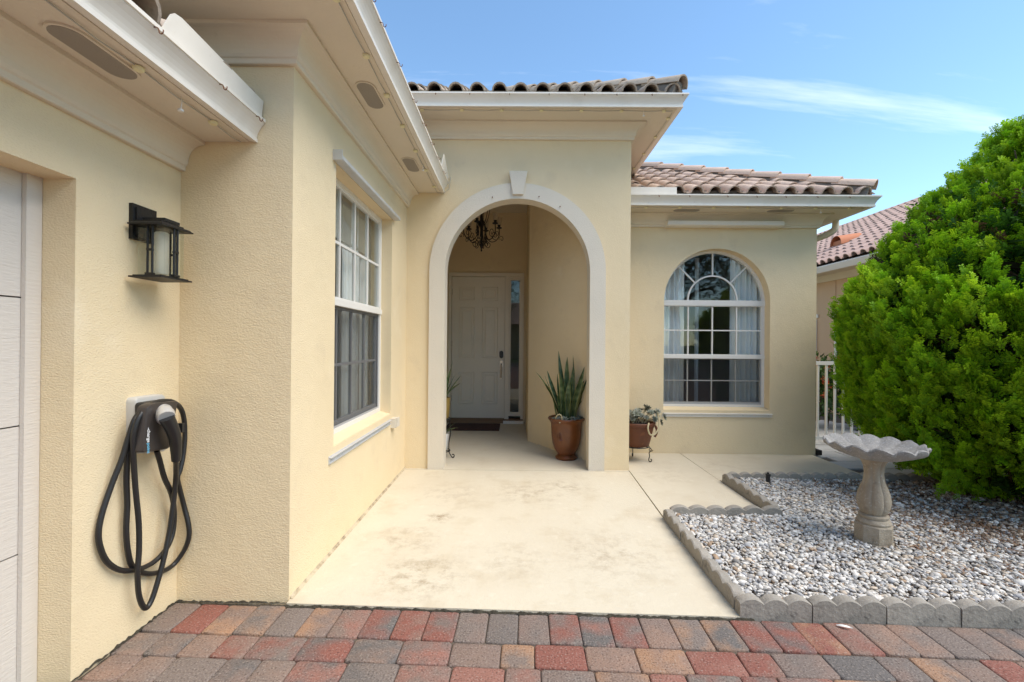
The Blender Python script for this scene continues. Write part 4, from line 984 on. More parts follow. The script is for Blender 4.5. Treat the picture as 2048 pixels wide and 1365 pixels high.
# ---- chandelier
ch = thing('chandelier', 'black wrought iron scroll chandelier hanging in the arched porch', 'chandelier', (-.485, 6.4, 2.66))
cc = Vector((-.485, 6.4, 0)); ZS = lambda z: 2.66+(z-2.66)*1.45; LS = lambda pr: [(r, ZS(z)) for r, z in pr]
MB().lathe(LS([(.002, 2.66), (.012, 2.668), (.006, 2.685), (.018, 2.70), (.028, 2.725), (.016, 2.75), (.012, 2.80), (.020, 2.86), (.030, 2.92), (.018, 2.99), (.012, 3.06), (.020, 3.12), (.009, 3.16), (.006, 3.20)]), 14, cc).build('stem', IRON, ch)
m = MB(); zc_ = 3.43
for i in range(4): m.tube([(cc.x+(.008 if i % 2 else 0), cc.y+(0 if i % 2 else .008), zc_+i*.038), (cc.x-(.008 if i % 2 else 0), cc.y-(0 if i % 2 else .008), zc_+i*.038+.042)], .0035, 5)
m.lathe([(.05, 3.59), (.05, 3.605), (.02, 3.63)], 16, cc); m.build('chain', IRON, ch)
AMB = mat('candle_shade', (0.62, 0.52, 0.36), .5, trans=.4)
def spiral(cx_, cz_, r0, r1, a0, a1, n=14): return [(cx_+(r0+(r1-r0)*i/n)*math.cos(a0+(a1-a0)*i/n), cz_+(r0+(r1-r0)*i/n)*math.sin(a0+(a1-a0)*i/n)) for i in range(n+1)]
for k in range(6):
    q = 2*math.pi*k/6+.35; dx_, dy_ = math.cos(q), math.sin(q)
    W_ = lambda rz_: [(cc.x+dx_*r*1.15, cc.y+dy_*r*1.15, ZS(z)) for r, z in rz_]
    m = MB()
    m.tube(smoothpath(W_([(.012, 2.98), (.05, 2.90), (.06, 2.82), (.11, 2.765), (.18, 2.775), (.225, 2.83), (.225, 2.90)]), 5), .0068, 6)
    m.tube(W_(spiral(.17, 2.83, .045, .008, math.pi*1.6, -math.pi*1.2, 22)), .0048, 5)
    m.tube(W_(spiral(.085, 2.735, .048, .008, math.pi*.4, math.pi*3.2, 22)), .0048, 5)
    m.tube(smoothpath(W_([(.014, 3.10), (.06, 3.14), (.10, 3.08), (.075, 2.98), (.045, 2.93)]), 4), .0050, 5)
    m.tube(W_(spiral(.258, 2.80, .034, .006, math.pi*1.1, -math.pi*1.1, 18)), .0042, 5)
    arm = m.build('arm', IRON, ch)
    ax_, ay_ = cc.x+dx_*.225*1.15, cc.y+dy_*.225*1.15; dz_ = ZS(2.90)-2.90
    MB().lathe([(.006, 2.895), (.038, 2.905), (.042, 2.915), (.020, 2.92), (.018, 2.945), (.026, 2.95), (.008, 2.96)], 12, (ax_, ay_, dz_)).build('candle_cup', IRON, arm)
    MB().lathe([(.020, 2.952), (.030, 2.962), (.035, 3.0), (.040, 3.05), (.044, 3.06), (.042, 3.06), (.028, 2.97), (.004, 2.962)], 14, (ax_, ay_, dz_)).build('shade', AMB, arm)
# ---- doormat
MATM = mat('door_mat_fibre', (0.05, 0.022, 0.018), .95, var=[(25, .45, .7, (0.11, 0.05, 0.035), .7)], bump=(300, .006, 2))
tag(MB().prism(roundpoly([(-1.10, 7.02), (-.235, 7.02), (-.235, 7.60), (-1.10, 7.60)], .015), lambda x, y: (x, y, .001), lambda x, y: (x, y, .016)).build('doormat', MATM), 'dark brown rectangular doormat in front of the entry door', 'doormat')
# ---- snake plants
def snake_mat(name):
    m = mat(name, (0.05, 0.10, 0.035), .42, attr='col', trans=.08); return m
SNAKE = snake_mat('snake_plant_leaf')
def snake_leaf(base, az, lean, L, wd, seed, parent, twist=.6, dark=1.0):
    r = random.Random(seed); n = 16; vs = []; fs = []; col = []
    d = Vector((math.cos(az), math.sin(az), 0)); s0 = Vector((-math.sin(az), math.cos(az), 0)); p = Vector(base); ph = r.uniform(0, 6)
    th = lean*.35
    for i in range(n+1):
        f = i/n; wv = wd*(.55+.9*f-.2*f*f if f < .45 else (.9145*(1-((f-.45)/.55)**2.2)+.03))
        if f < .45: wv = wd*(.55+.36*math.sin(f/.45*math.pi/2))
        tw = twist*f*r.uniform(.8, 1.2); t = d*math.sin(th)+Vector((0, 0, math.cos(th)))
        nr = d*math.cos(th)-Vector((0, 0, math.sin(th)))
        s = s0*math.cos(tw)+nr*math.sin(tw); nn = t.cross(s)
        for j, (a, b) in enumerate(((-1, .35), (-.78, .22), (0, 0), (.78, .22), (1, .35))):
            vs.append(p+s*wv*a+nn*(-wv*b))
            if j in (0, 4): c_ = Vector((.34, .33, .10))
            else:
                k = .5+.5*math.sin(f*L*70+ph+1.5*math.sin(f*9+ph)+a*.6)
                c_ = Vector((.035, .085, .03)).lerp(Vector((.15, .22, .10)), k*k)
            col.append(c_*dark)
        p = p+t*(L/n); th += lean*.9/n + .03*math.sin(f*5+ph)
    for i in range(n):
        for j in range(4): fs.append((i*5+j, i*5+j+1, i*5+6+j, i*5+5+j))
    off = wl(parent); me = bpy.data.meshes.new('leaf'); me.from_pydata([(v-off)[:] for v in vs], [], fs)
    a_ = me.attributes.new('col', 'FLOAT_COLOR', 'POINT'); a_.data.foreach_set('color', [x for c_ in col for x in (*c_, 1)])
    me.materials.append(SNAKE); me.shade_smooth(); o = bpy.data.objects.new('leaf', me); C.objects.link(o); o.parent = parent
    WORLD[o.name] = off
TERRA = mat('glazed_brown_pot', (0.16, 0.05, 0.013), .34, var=[(6, .42, .7, (0.085, 0.028, 0.012), .8), (4, .64, .85, (0.30, 0.19, 0.11), .4), (35, .66, .80, (0.32, 0.23, 0.16), .35)], bump=(20, .003, 4), coat=.08)
POTS = mat('potting_soil', (0.045, 0.03, 0.02), 1, bump=(60, .01, 4))
SUCC = mat('grey_succulent', (0.17, 0.20, 0.155), .55, var=[(14, .4, .7, (0.26, 0.22, 0.20), .6)])
def rosette(parent, c, r, axis, seed, mt=SUCC, name='rosette'):
    rr = random.Random(seed); ax = Vector(axis).normalized(); a = ax.orthogonal().normalized(); b = ax.cross(a); m = MB()
    for lay, (cnt, tilt, ln_) in enumerate(((6, .25, 1.0), (6, .65, .8), (4, 1.1, .5))):
        for k in range(cnt):
            q = 2*math.pi*k/cnt+lay*.5+rr.uniform(-.15, .15); rad = a*math.cos(q)+b*math.sin(q); sd_ = ax.cross(rad)
            t = rad*math.cos(tilt)+ax*math.sin(tilt); nn = t.cross(sd_); L = r*ln_*rr.uniform(.85, 1.1); wv = L*.26; c0 = Vector(c)
            m.add([c0, c0+t*L*.55+sd_*wv, c0+t*L+nn*(-.0)+ax*L*.08, c0+t*L*.55-sd_*wv, c0+t*L*.5+nn*wv*.6, c0+t*L*.5-nn*wv*.35], [(0, 1, 4), (1, 2, 4), (2, 3, 4), (3, 0, 4), (0, 5, 1), (1, 5, 2), (2, 5, 3), (3, 5, 0)])
    m.sm = True; m.build(name, mt, parent, smooth=True, angle=60, fix=False)
sp_ = thing('potted_snake_plant', 'tall banded snake plant in a glazed brown urn inside the porch', 'potted plant', (.62, 5.40, 0))
pc = (.62, 5.40, 0)
pot = MB().lathe([(.02, 0), (.118, 0), (.128, .012), (.128, .028), (.112, .042), (.098, .055), (.110, .075), (.140, .12), (.163, .19), (.176, .28), (.180, .36), (.183, .42), (.196, .45), (.214, .468), (.220, .482), (.214, .494), (.200, .490), (.178, .462), (.170, .42), (.02, .42)], 40, pc).build('pot', TERRA, sp_)
MB().lathe([(.172, .425), (.10, .445), (.01, .45)], 24, pc).build('soil', POTS, sp_)
m = MB(); e = (pc[0]-.075, pc[1]-.155, .29)            # raised round medallion on the pot
for i in range(3):
    rr = .045-.016*i; m.tube([(e[0]+rr*math.cos(2*math.pi*k/16), e[1]+.02*0-.004, e[2]+rr*math.sin(2*math.pi*k/16)) for k in range(17)], .0045, 5)
m.build('medallion', TERRA, sp_)
r_ = random.Random(21)
spec = [(-2.9, .80, .70, .030), (-2.6, .45, .62, .028), (-2.0, .24, .66, .034), (-1.6, .16, .78, .035), (-1.2, .14, .60, .033), (-.9, .22, .70, .034), (-.4, .34, .66, .032), (.05, .62, .58, .026), (.3, .78, .56, .020), (2.6, .36, .64, .030),
        (3.0, .16, .58, .030), (1.6, .15, .72, .030), (1.0, .22, .66, .028), (-1.4, .28, .46, .030), (-2.3, .42, .40, .026), (-.1, .12, .80, .028), (-1.8, .05, .52, .035), (2.0, .1, .86, .028), (-2.75, .55, .52, .032), (-2.2, .30, .60, .034), (-.7, .30, .54, .034), (-.2, .42, .52, .032), (-1.5, .20, .55, .034), (-1.0, .08, .66, .034)]
for i, (az, lean, L, wd) in enumerate(spec):
    rad = .035+.07*r_.random(); snake_leaf((pc[0]+rad*math.cos(az), pc[1]+rad*math.sin(az)*.8, .435), az, lean, L, wd*1.15, 50+i, sp_, dark=.8)
for i, (x_, y_) in enumerate(((-.15, -.08), (-.10, -.14), (.06, -.16), (.13, -.11), (.17, -.05), (-.04, -.17))):
    rosette(sp_, (pc[0]+x_, pc[1]+y_, .475+.01*(i % 3)), .055, (x_*2, y_*2, .8), 70+i)
STEM = mat('pale_stem', (0.42, 0.36, 0.22), .7)
MB().tube(smoothpath([(pc[0]-.15, pc[1]-.10, .44), (pc[0]-.13, pc[1]-.15, .53), (pc[0]-.09, pc[1]-.17, .55), (pc[0]-.07, pc[1]-.18, .50), (pc[0]-.10, pc[1]-.185, .455)], 4), .008, 6).build('stem', STEM, sp_)
# plants on the scroll stand, left of the opening
st = thing('plant_stand', 'black wrought iron two tier plant stand beside the left porch jamb', 'plant stand', (-.885, 5.43, 0))
sc_ = Vector((-.885, 5.43, 0)); m = MB()
for z, rr in ((.075, .115), (.455, .12)):
    m.tube([(sc_.x+rr*math.cos(2*math.pi*k/20), sc_.y+rr*math.sin(2*math.pi*k/20), z) for k in range(21)], .006, 6)
    m.tube([(sc_.x-rr, sc_.y, z), (sc_.x+rr, sc_.y, z)], .005, 5).tube([(sc_.x, sc_.y-rr, z), (sc_.x, sc_.y+rr, z)], .005, 5)
m.build('tray', IRON, st)
for k in range(3):
    q = 2*math.pi*k/3-.35; dx_, dy_ = math.cos(q), math.sin(q); W_ = lambda rz_: [(sc_.x+dx_*r, sc_.y+dy_*r, z) for r, z in rz_]
    m = MB().tube(smoothpath(W_([(.12, .455), (.135, .30), (.115, .18), (.118, .075), (.14, .03), (.165, .008), (.185, .02), (.18, .045), (.16, .04)]), 4), .0065, 6)
    m.build('leg', IRON, st)
GOLD = mat('gold_ceramic', (0.36, 0.25, 0.075), .4, .3, var=[(8, .4, .7, (0.26, 0.17, 0.05), .6)])
g1 = thing('potted_snake_plant', 'dark green snake plant in a gold pot on top of the iron stand', 'potted plant', (-.885, 5.43, .461))
MB().lathe([(.02, .462), (.085, .462), (.100, .48), (.108, .58), (.112, .69), (.116, .705), (.108, .708), (.100, .68), (.02, .675)], 28, sc_).build('pot', GOLD, g1)
for i, (az, lean, L, wd) in enumerate(((.1, .62, .36, .020), (-.5, .9, .34, .018), (.5, .35, .50, .020), (-1.1, .25, .52, .020), (-.2, .18, .58, .020), (1.4, .3, .46, .02), (2.6, .5, .42, .02), (-2.2, .3, .5, .02), (.9, .75, .36, .016), (-.8, .55, .44, .018))):
    snake_leaf((sc_.x+.05*math.cos(az), sc_.y+.05*math.sin(az), .67), az, lean, L, wd, 90+i, g1, dark=.7)
WCER = mat('white_ceramic', (.7, .69, .66), .3)
g2 = thing('potted_plant', 'small arching plant in a white pot on the lower tier of the iron stand', 'potted plant', (-.885, 5.43, .081))
MB().lathe([(.02, .082), (.075, .082), (.088, .10), (.105, .27), (.108, .285), (.100, .285), (.095, .26), (.02, .255)], 28, sc_).build('pot', WCER, g2)
for i, (az, lean, L, wd) in enumerate(((.0, 1.5, .20, .014), (-.4, 1.2, .24, .013), (.6, 1.3, .22, .013), (-1.2, 1.1, .2, .013), (2.0, 1.2, .2, .013), (3.2, 1.2, .2, .013))):
    snake_leaf((sc_.x+.05*math.cos(az), sc_.y+.05*math.sin(az), .255), az, lean, L, wd, 120+i, g2, dark=.8)
# terracotta pot of succulents beside the wing
RUSTP = mat('rusty_terracotta', (0.125, 0.038, 0.014), .6, var=[(7, .42, .7, (0.085, 0.03, 0.016), .7), (9, .6, .74, (0.33, 0.12, 0.035), .6), (40, .66, .78, (0.25, 0.15, 0.09), .3)], bump=(20, .004, 4))
ps = thing('plant_stand', 'low black wrought iron stand with scroll feet beside the porch corner', 'plant stand', (1.44, 5.36, 0))
s2 = Vector((1.44, 5.36, 0)); m = MB()
for rr in (.15, .10): m.tube([(s2.x+rr*math.cos(2*math.pi*k/22), s2.y+rr*math.sin(2*math.pi*k/22), .172) for k in range(23)], .006, 6)
m.tube([(s2.x-.15, s2.y, .170), (s2.x+.15, s2.y, .170)], .005, 5).tube([(s2.x, s2.y-.15, .170), (s2.x, s2.y+.15, .170)], .005, 5)
m.build('ring', IRON, ps)
for k in range(3):
    q = 2*math.pi*k/3-.55; dx_, dy_ = math.cos(q), math.sin(q); W_ = lambda rz_: [(s2.x+dx_*r, s2.y+dy_*r, z) for r, z in rz_]
    MB().tube(smoothpath(W_([(.10, .172), (.16, .17), (.178, .14), (.155, .11), (.16, .07), (.150, .03), (.158, .008), (.178, .010), (.184, .030), (.170, .036)]), 4), .0055, 6).tube(W_(spiral(.172, .148, .026, .006, 0, -math.pi*2.2, 14)), .004, 5).build('leg', IRON, ps)
pp = thing('potted_succulent', 'grey green succulents spilling from a rusty brown pot at the porch corner', 'potted plant', (1.44, 5.36, .178))
pot2 = MB().lathe([(.02, .179), (.135, .179), (.148, .19), (.165, .25), (.188, .35), (.205, .42), (.218, .425), (.222, .455), (.214, .462), (.198, .455), (.190, .42), (.02, .42)], 36, s2).build('pot', RUSTP, pp)
MB().tube(smoothpath([(s2.x+.205, s2.y-.06, .42), (s2.x+.225, s2.y-.07, .36), (s2.x+.20, s2.y-.065, .29)], 4), .014, 6).build('pot_handle', RUSTP, pp)
MB().lathe([(.19, .425), (.12, .448), (.01, .455)], 20, s2).build('soil', POTS, pp)
r_ = random.Random(31)
for i in range(46):
    q = r_.uniform(-math.pi, math.pi); rr = .24*math.sqrt(r_.random()); h_ = .50+.13*r_.random()*(1-rr*1.2)+.03*math.sin(q*3)
    x_, y_ = s2.x+rr*math.cos(q)+.03, s2.y+rr*math.sin(q)*.8
    rosette(pp, (x_, y_, h_), r_.uniform(.040, .062), (math.cos(q)*rr*3, math.sin(q)*rr*3-.2, 1), 200+i)
    if i % 2 == 0: MB().tube([(s2.x+rr*.5*math.cos(q), s2.y+rr*.4*math.sin(q), .44), ((s2.x+x_)/2+.01, (s2.y+y_)/2, (.44+h_)/2+.01), (x_, y_, h_)], .006, 5).build('stem', STEM, pp)
m = MB().tube(smoothpath([(s2.x+.10, s2.y-.14, .44), (s2.x+.09, s2.y-.20, .47), (s2.x+.07, s2.y-.235, .42), (s2.x+.09, s2.y-.245, .355), (s2.x+.14, s2.y-.24, .35), (s2.x+.19, s2.y-.22, .41), (s2.x+.21, s2.y-.19, .49), (s2.x+.20, s2.y-.16, .58)], 4), .0095, 7); m.build('stem', STEM, pp)
rosette(pp, (s2.x+.20, s2.y-.16, .60), .055, (.5, -.4, 1), 399); rosette(pp, (s2.x+.29, s2.y-.10, .53), .06, (1, -.4, .4), 398); rosette(pp, (s2.x+.27, s2.y-.05, .46), .055, (1, -.2, .2), 397)
# ---- birdbath
BATH = mat('weathered_cast_stone', (0.34, 0.29, 0.22), .9, var=[(6, .40, .7, (0.22, 0.165, 0.11), .7), (22, .58, .75, (0.14, 0.11, 0.08), .55), (60, .58, .72, (0.55, 0.53, 0.48), .5)], bump=(45, .006, 4), bump2=(150, .003, 2))
BOWL = mat('grey_cast_stone', (0.27, 0.26, 0.245), .92, var=[(8, .40, .7, (0.18, 0.17, 0.155), .7), (26, .60, .75, (0.10, 0.095, 0.085), .6), (90, .55, .7, (0.52, 0.51, 0.49), .6)], bump=(70, .006, 4), bump2=(18, .006, 3))
bc = Vector((2.475, 3.13, .02)); bb = thing('birdbath', 'weathered stone birdbath with scalloped shell bowl standing on the gravel', 'birdbath', bc)
oct_ = lambda q, z: 1/math.cos(((q+math.pi/8) % (math.pi/4))-math.pi/8)*.96
MB().lathe([(.02, 0), (.112, 0), (.112, .018), (.106, .024), (.106, .135), (.098, .142), (.02, .142)], 64, bc, oct_).build('plinth', BATH, bb)
flu = lambda q, z: 1+.055*abs(math.cos(4*q))**1.0-.02
MB().lathe([(.02, .14), (.092, .14), (.098, .155), (.092, .172), (.080, .180), (.086, .190), (.086, .200), (.070, .208)], 40, bc).build('base_ring', BATH, bb)
def flute(q, z):
    a = 1-.10*(1-abs(math.sin(4*q)))**2; return a
MB().lathe([(.062, .205), (.078, .22), (.094, .26), (.098, .30), (.092, .345), (.076, .39), (.062, .43), (.056, .48), (.060, .53), (.074, .565), (.092, .585), (.10, .598), (.02, .60)], 64, bc, flute).build('pedestal', BATH, bb)
NS = 14
def lob(q): return abs(math.sin(NS*q/2))**.8
def scal(q, amt): return 1+amt*.55*(lob(q)-.6)
m = MB(); n = 168; prof = [(.05, .580, 0, 0), (.10, .584, .01, 0), (.16, .600, .04, 0), (.215, .622, .07, .0), (.262, .648, .09, .012), (.283, .668, .10, .022), (.287, .682, .10, .026), (.280, .690, .095, .026), (.266, .684, .085, .022), (.22, .655, .05, .012), (.15, .632, .02, .003), (.05, .622, 0, 0), (.004, .620, 0, 0)]
vs = []; fs = []
for (r, z, a, za) in prof:
    for k in range(n):
        q = 2*math.pi*k/n; rr = r*scal(q, a); vs.append((bc.x+rr*math.cos(q), bc.y+rr*math.sin(q), bc.z+z+za*(lob(q+.12)-.5)))
for i in range(len(prof)-1):
    for k in range(n): fs.append((i*n+k, i*n+(k+1) % n, (i+1)*n+(k+1) % n, (i+1)*n+k))
fs += [tuple(range(n-1, -1, -1)), tuple((len(prof)-1)*n+k for k in range(n))]
m.add(vs, fs); m.build('bowl', BOWL, bb, smooth=True, angle=50)
# ---- small black sprinkler stake
q = at(1536, 968, 'z', .03)
MB_ = MB().lathe([(.02, -.02), (.020, 0), (.020, .085), (.024, .087), (.024, .100), (.010, .102), (.010, .115), (.004, .116)], 14, (q.x, q.y, .025))
tag(MB_.build('sprinkler_head', BLKP, None, (q.x, q.y, .0)), 'black plastic sprinkler head standing in the gravel near the walkway', 'sprinkler')
# ---- white petal on the pavers
q = at(1690, 1258, 'z', -.010); m = MB(); n = 8; vs = []
for i in range(n+1):
    f = i/n; wv = .010*math.sin(math.pi*min(1, f*1.05+.05)); vs += [(q.x-.03+.06*f, q.y+.018-.03*f-wv, -.004+.006*math.sin(f*3)), (q.x-.03+.06*f, q.y+.018-.03*f, .001+.006*math.sin(f*3)), (q.x-.03+.06*f, q.y+.018-.03*f+wv, -.003+.006*math.sin(f*3))]
m.add(vs, [(3*i+j, 3*i+j+1, 3*i+4+j, 3*i+3+j) for i in range(n) for j in (0, 1)])
tag(m.build('feather', WHITE, None, smooth=True), 'small white feather lying on the brick pavers beside the edging', 'feather')
# ---- curtains inside the windows
CURT = mat('white_curtain', (0.90, 0.90, 0.90), .9, trans=.15); CURB = mat('brown_drape', (0.14, 0.09, 0.06), .9)
def curtain(label, T, u0, u1, z0, z1, d, folds, amp, mt, taper=0.0):
    n = folds*10; m = MB(); vs = []; fs = []
    ph = random.uniform(0, 6)
    for j, z in enumerate((z0, z0+(z1-z0)*.33, z0+(z1-z0)*.66, z1)):
        for i in range(n+1):
            f = i/n; u = u0+(u1-u0)*f+taper*(j-1.5)*.3*(f-.5); dd = d+amp*math.sin(f*folds*2*math.pi+ph)+amp*.4*math.sin(f*folds*3.7+j*.35+ph)
            vs.append(T(u, dd, z))
    for j in range(3):
        for i in range(n): fs.append((j*(n+1)+i, j*(n+1)+i+1, (j+1)*(n+1)+i+1, (j+1)*(n+1)+i))
    m.add(vs, fs); o = m.build('curtain', mt, None, tuple(T((u0+u1)/2, d, z0)), smooth=True, fix=False)
    return tag(o, label, 'curtain')
curtain('white curtain gathered on the porch side of the arched window', Tw, 1.90, 2.22, .05, 2.72, -.245, 5, .022, CURT)
curtain('broad white curtain gathered on the far side of the arched window', Tw, 2.80, 3.36, .05, 2.72, -.245, 8, .026, CURT)
curtain('narrow white curtain edge hanging in the middle of the arched window', Tw, 2.56, 2.615, .05, 2.6, -.75, 2, .012, CURT)
curtain('pale sheer curtain behind the tall side window', Tc, 3.62, 4.06, .05, 2.72, -.235, 6, .025, CURT)
curtain('pale sheer curtain at the porch end of the tall side window', Tc, 4.22, 4.70, .05, 2.72, -.235, 6, .025, CURT)
curtain('dark brown drape at the pier end of the tall side window', Tc, 2.75, 3.30, .05, 2.72, -.36, 6, .02, CURB)
BLND = mat('roller_blind', (0.46, 0.44, 0.38), .9, trans=.3)
tag(MB().box(3.0, 4.30, -.212, -.208, 2.20, 2.72, Tc).tube([Tc(3.0, -.235, 2.70), Tc(4.30, -.235, 2.70)], .025, 10).box(3.0, 4.30, -.217, -.203, 2.18, 2.205, Tc).build('roller_blind', BLND, None, Tc(3.6, -.3, 2.08)), 'pale roller blind drawn part way down the tall side window', 'blind')
# ---- white gate
gt = thing('gate', 'white aluminium picket gate between the house corner and the conifer', 'gate', (4.3, 6.35, 0))
GW = mat('white_gate_paint', (.76, .76, .75), .4)
MB().box(XW+.02, 5.4, 6.33, 6.37, 1.10, 1.15).build('rail', GW, gt); MB().box(XW+.02, 5.4, 6.335, 6.365, .06, .10).build('rail', GW, gt)
x_ = XW+.10
while x_ < 5.4:
    MB().box(x_-.012, x_+.012, 6.338, 6.362, .10, 1.10).build('picket', GW, gt); x_ += .118
MB().box(XW+.003, XW+.045, 6.328, 6.372, 0, 1.17).build('post', GW, gt)
# ================================================================ VEGETATION
def spray_template(seed):
    """flat fan of scale-leaf branchlets, unit length along +y; returns verts, quads, tip value per vertex"""
    r = random.Random(seed); V = []; Fq = []; T = []
    def dia(p, ang, L, wd, t0, t1):
        d = np.array([math.sin(ang), math.cos(ang), r.uniform(-.18, .18)]); s = np.array([math.cos(ang), -math.sin(ang), r.uniform(-.5, .5)])
        p = np.array(p); b = len(V)
        V.extend([p, p+d*L*.5+s*wd, p+d*L, p+d*L*.5-s*wd]); Fq.append((b, b+1, b+2, b+3)); T.extend([t0, (t0+t1)/2, t1, (t0+t1)/2]); return p+d*L
    for k in range(4): dia((0, k*.22, 0.02*k), r.uniform(-.1, .1), .30, .022, k*.2, k*.2+.3)
    for k in range(6):
        y = .12+k*.15
        for sd in (-1, 1):
            L = (.42*(1-y*.55))*r.uniform(.8, 1.15); a = sd*r.uniform(.6, .95); p = (0, y+r.uniform(-.03, .03), .01)
            e = dia(p, a, L, .050, y*.7, y*.6+.4)
            for f, sa in ((.55, .55),):
                q = np.array(p)+(e-np.array(p))*f; dia(q, a+sa*sd*r.uniform(.7, 1.2), L*.55, .046, y*.6+.2, min(1, y*.5+.55))
    return np.array(V), np.array(Fq), np.array(T)
TPL = [spray_template(s) for s in range(6)]
def build_sprays(pos, axis, size, tint, name, mt, parent, rgs):
    """pos (n,3), axis (n,3) growth direction, size (n), tint (n,2,3) base/tip colours"""
    n = len(pos); k = rgs.integers(0, len(TPL), n); CO = []; FA = []; CL = []; off = 0
    ax = axis/np.linalg.norm(axis, axis=1, keepdims=True)
    rnd = rgs.normal(size=(n, 3)); s = np.cross(ax, rnd); s /= np.linalg.norm(s, axis=1, keepdims=True); nn = np.cross(s, ax)
    for t, (V, Fq, T) in enumerate(TPL):
        i = np.where(k == t)[0]
        if not len(i): continue
        cur = V[:, 1]**2*.18
        L = V[None, :, 0, None]*s[i][:, None, :]+V[None, :, 1, None]*ax[i][:, None, :]+(V[:, 2]-cur)[None, :, None]*nn[i][:, None, :]
        co = pos[i][:, None, :]+L*size[i][:, None, None]
        c = tint[i][:, 0][:, None, :]*(1-T[None, :, None])+tint[i][:, 1][:, None, :]*T[None, :, None]
        m = len(V); CO.append(co.reshape(-1, 3)); CL.append(c.reshape(-1, 3)); FA.append((Fq[None]+(np.arange(len(i))*m)[:, None, None]).reshape(-1, 4)+off); off += len(i)*m
    o = np_mesh(name, np.concatenate(CO)-np.array(wl(parent))[None], np.concatenate(FA), np.concatenate(CL), mt, False)
    o.parent = parent; return o
LEAFC = mat('conifer_foliage', (.1, .25, .03), .55, attr='col', trans=.35, spec=.2)
BARK = mat('bark', (0.12, 0.085, 0.06), .95, var=[(12, .4, .7, (0.06, 0.045, 0.035), .7)], bump=(30, .01, 4, (1, 1, .25)))
CB = np.array([4.70, 4.20, 0.0])
con = thing('conifer_shrub', 'large bright green rounded arborvitae beside the birdbath', 'shrub', (4.70, 4.20, 0.0))
PRZ = np.array([.02, .12, .3, .6, 1.0, 1.5, 1.9, 2.3, 2.7, 3.0, 3.3, 3.55]); PRR = np.array([.55, .78, .96, 1.14, 1.30, 1.46, 1.42, 1.12, .78, .52, .28, .05])
def surf_pt(z, a): return np.interp(z, PRZ, PRR)
def conifer():
    rg = np.random.default_rng(12); P = []; A = []; S = []; TT = []
    puffs = []
    tries = 0
    while len(puffs) < 2050 and tries < 60000:
        tries += 1
        z = rg.uniform(.06, 3.5); a = rg.uniform(-np.pi, np.pi); rr = surf_pt(z, a)
        if rg.random() > (rr+.35)/1.9: continue
        facing = math.cos(a-math.atan2(-4.2, -4.7))
        if facing < -.2 and rg.random() < .62: continue
        lump = 1+.05*math.sin(3*a+2.1*z)+.03*math.sin(7*a-4*z+1)+.035*math.sin(12*a+7*z)
        rr = rr*lump+rg.normal(0, .055)
        puffs.append((z, a, rr))
    for z, a, rr in puffs:
        out = np.array([math.cos(a), math.sin(a), 0]); slope = np.interp(z, PRZ, np.gradient(PRR, PRZ)); nrm = out-np.array([0, 0, slope*.6]); nrm /= np.linalg.norm(nrm)
        upb = .95 if z > .5 else .25
        axp = nrm*rg.uniform(.45, .85)+np.array([0, 0, upb*rg.uniform(.95, 1.45)])+rg.normal(0, .16, 3); axp /= np.linalg.norm(axp)
        L = rg.uniform(.28, .48)*(.8 if z > 2.6 else 1); tipc = CB+out*rr+np.array([0, 0, z])
        base = tipc-axp*L
        n = int(rg.integers(15, 20)); br = rg.uniform(.75, 1.2); yel = rg.uniform(0, 1)
        for k in range(n):
            f = rg.random()**.7; side = rg.normal(size=3); side -= axp*side.dot(axp); side /= np.linalg.norm(side)
            w_ = .070*(1-f*.8)*L/.3
            p = base+axp*L*f*.75+side*w_*rg.uniform(.3, 1); d = axp+side*rg.uniform(.2, .65)*(1-f*.6)
            P.append(p); A.append(d); S.append(rg.uniform(.07, .115))
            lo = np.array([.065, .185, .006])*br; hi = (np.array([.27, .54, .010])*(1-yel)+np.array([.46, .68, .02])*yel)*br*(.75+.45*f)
            TT.append((lo, hi))
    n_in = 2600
    for k in range(n_in):                       # inner dead brown sprays; green ones coloured darker to paint the inner shade
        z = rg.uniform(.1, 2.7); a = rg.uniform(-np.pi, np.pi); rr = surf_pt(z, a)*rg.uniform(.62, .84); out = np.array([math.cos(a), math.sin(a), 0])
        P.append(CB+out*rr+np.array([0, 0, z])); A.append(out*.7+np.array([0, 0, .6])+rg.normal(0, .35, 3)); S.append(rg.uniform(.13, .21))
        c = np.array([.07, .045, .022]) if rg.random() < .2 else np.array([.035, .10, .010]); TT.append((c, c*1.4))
    return np.array(P), np.array(A), np.array(S), np.array(TT), rg
P, A_, S_, TT, rg_ = conifer()
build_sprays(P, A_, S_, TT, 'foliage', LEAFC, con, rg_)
def inner_fill():  # dead brown and darkened green leaf quads, added inside to block light
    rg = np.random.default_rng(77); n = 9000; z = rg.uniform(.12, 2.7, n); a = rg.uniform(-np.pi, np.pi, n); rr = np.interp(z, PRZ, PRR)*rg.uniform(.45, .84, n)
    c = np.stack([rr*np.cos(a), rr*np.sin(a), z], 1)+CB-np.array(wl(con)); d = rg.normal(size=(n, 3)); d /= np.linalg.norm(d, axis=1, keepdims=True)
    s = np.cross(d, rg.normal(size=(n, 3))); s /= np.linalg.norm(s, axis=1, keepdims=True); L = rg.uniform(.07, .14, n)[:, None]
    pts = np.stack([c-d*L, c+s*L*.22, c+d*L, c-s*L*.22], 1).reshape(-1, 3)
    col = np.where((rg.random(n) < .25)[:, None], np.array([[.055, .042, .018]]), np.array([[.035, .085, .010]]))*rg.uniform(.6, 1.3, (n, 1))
    o = np_mesh('inner_blocking_leaves', pts, np.arange(4*n).reshape(-1, 4), np.repeat(col, 4, 0), LEAFC); o.parent = con
inner_fill()
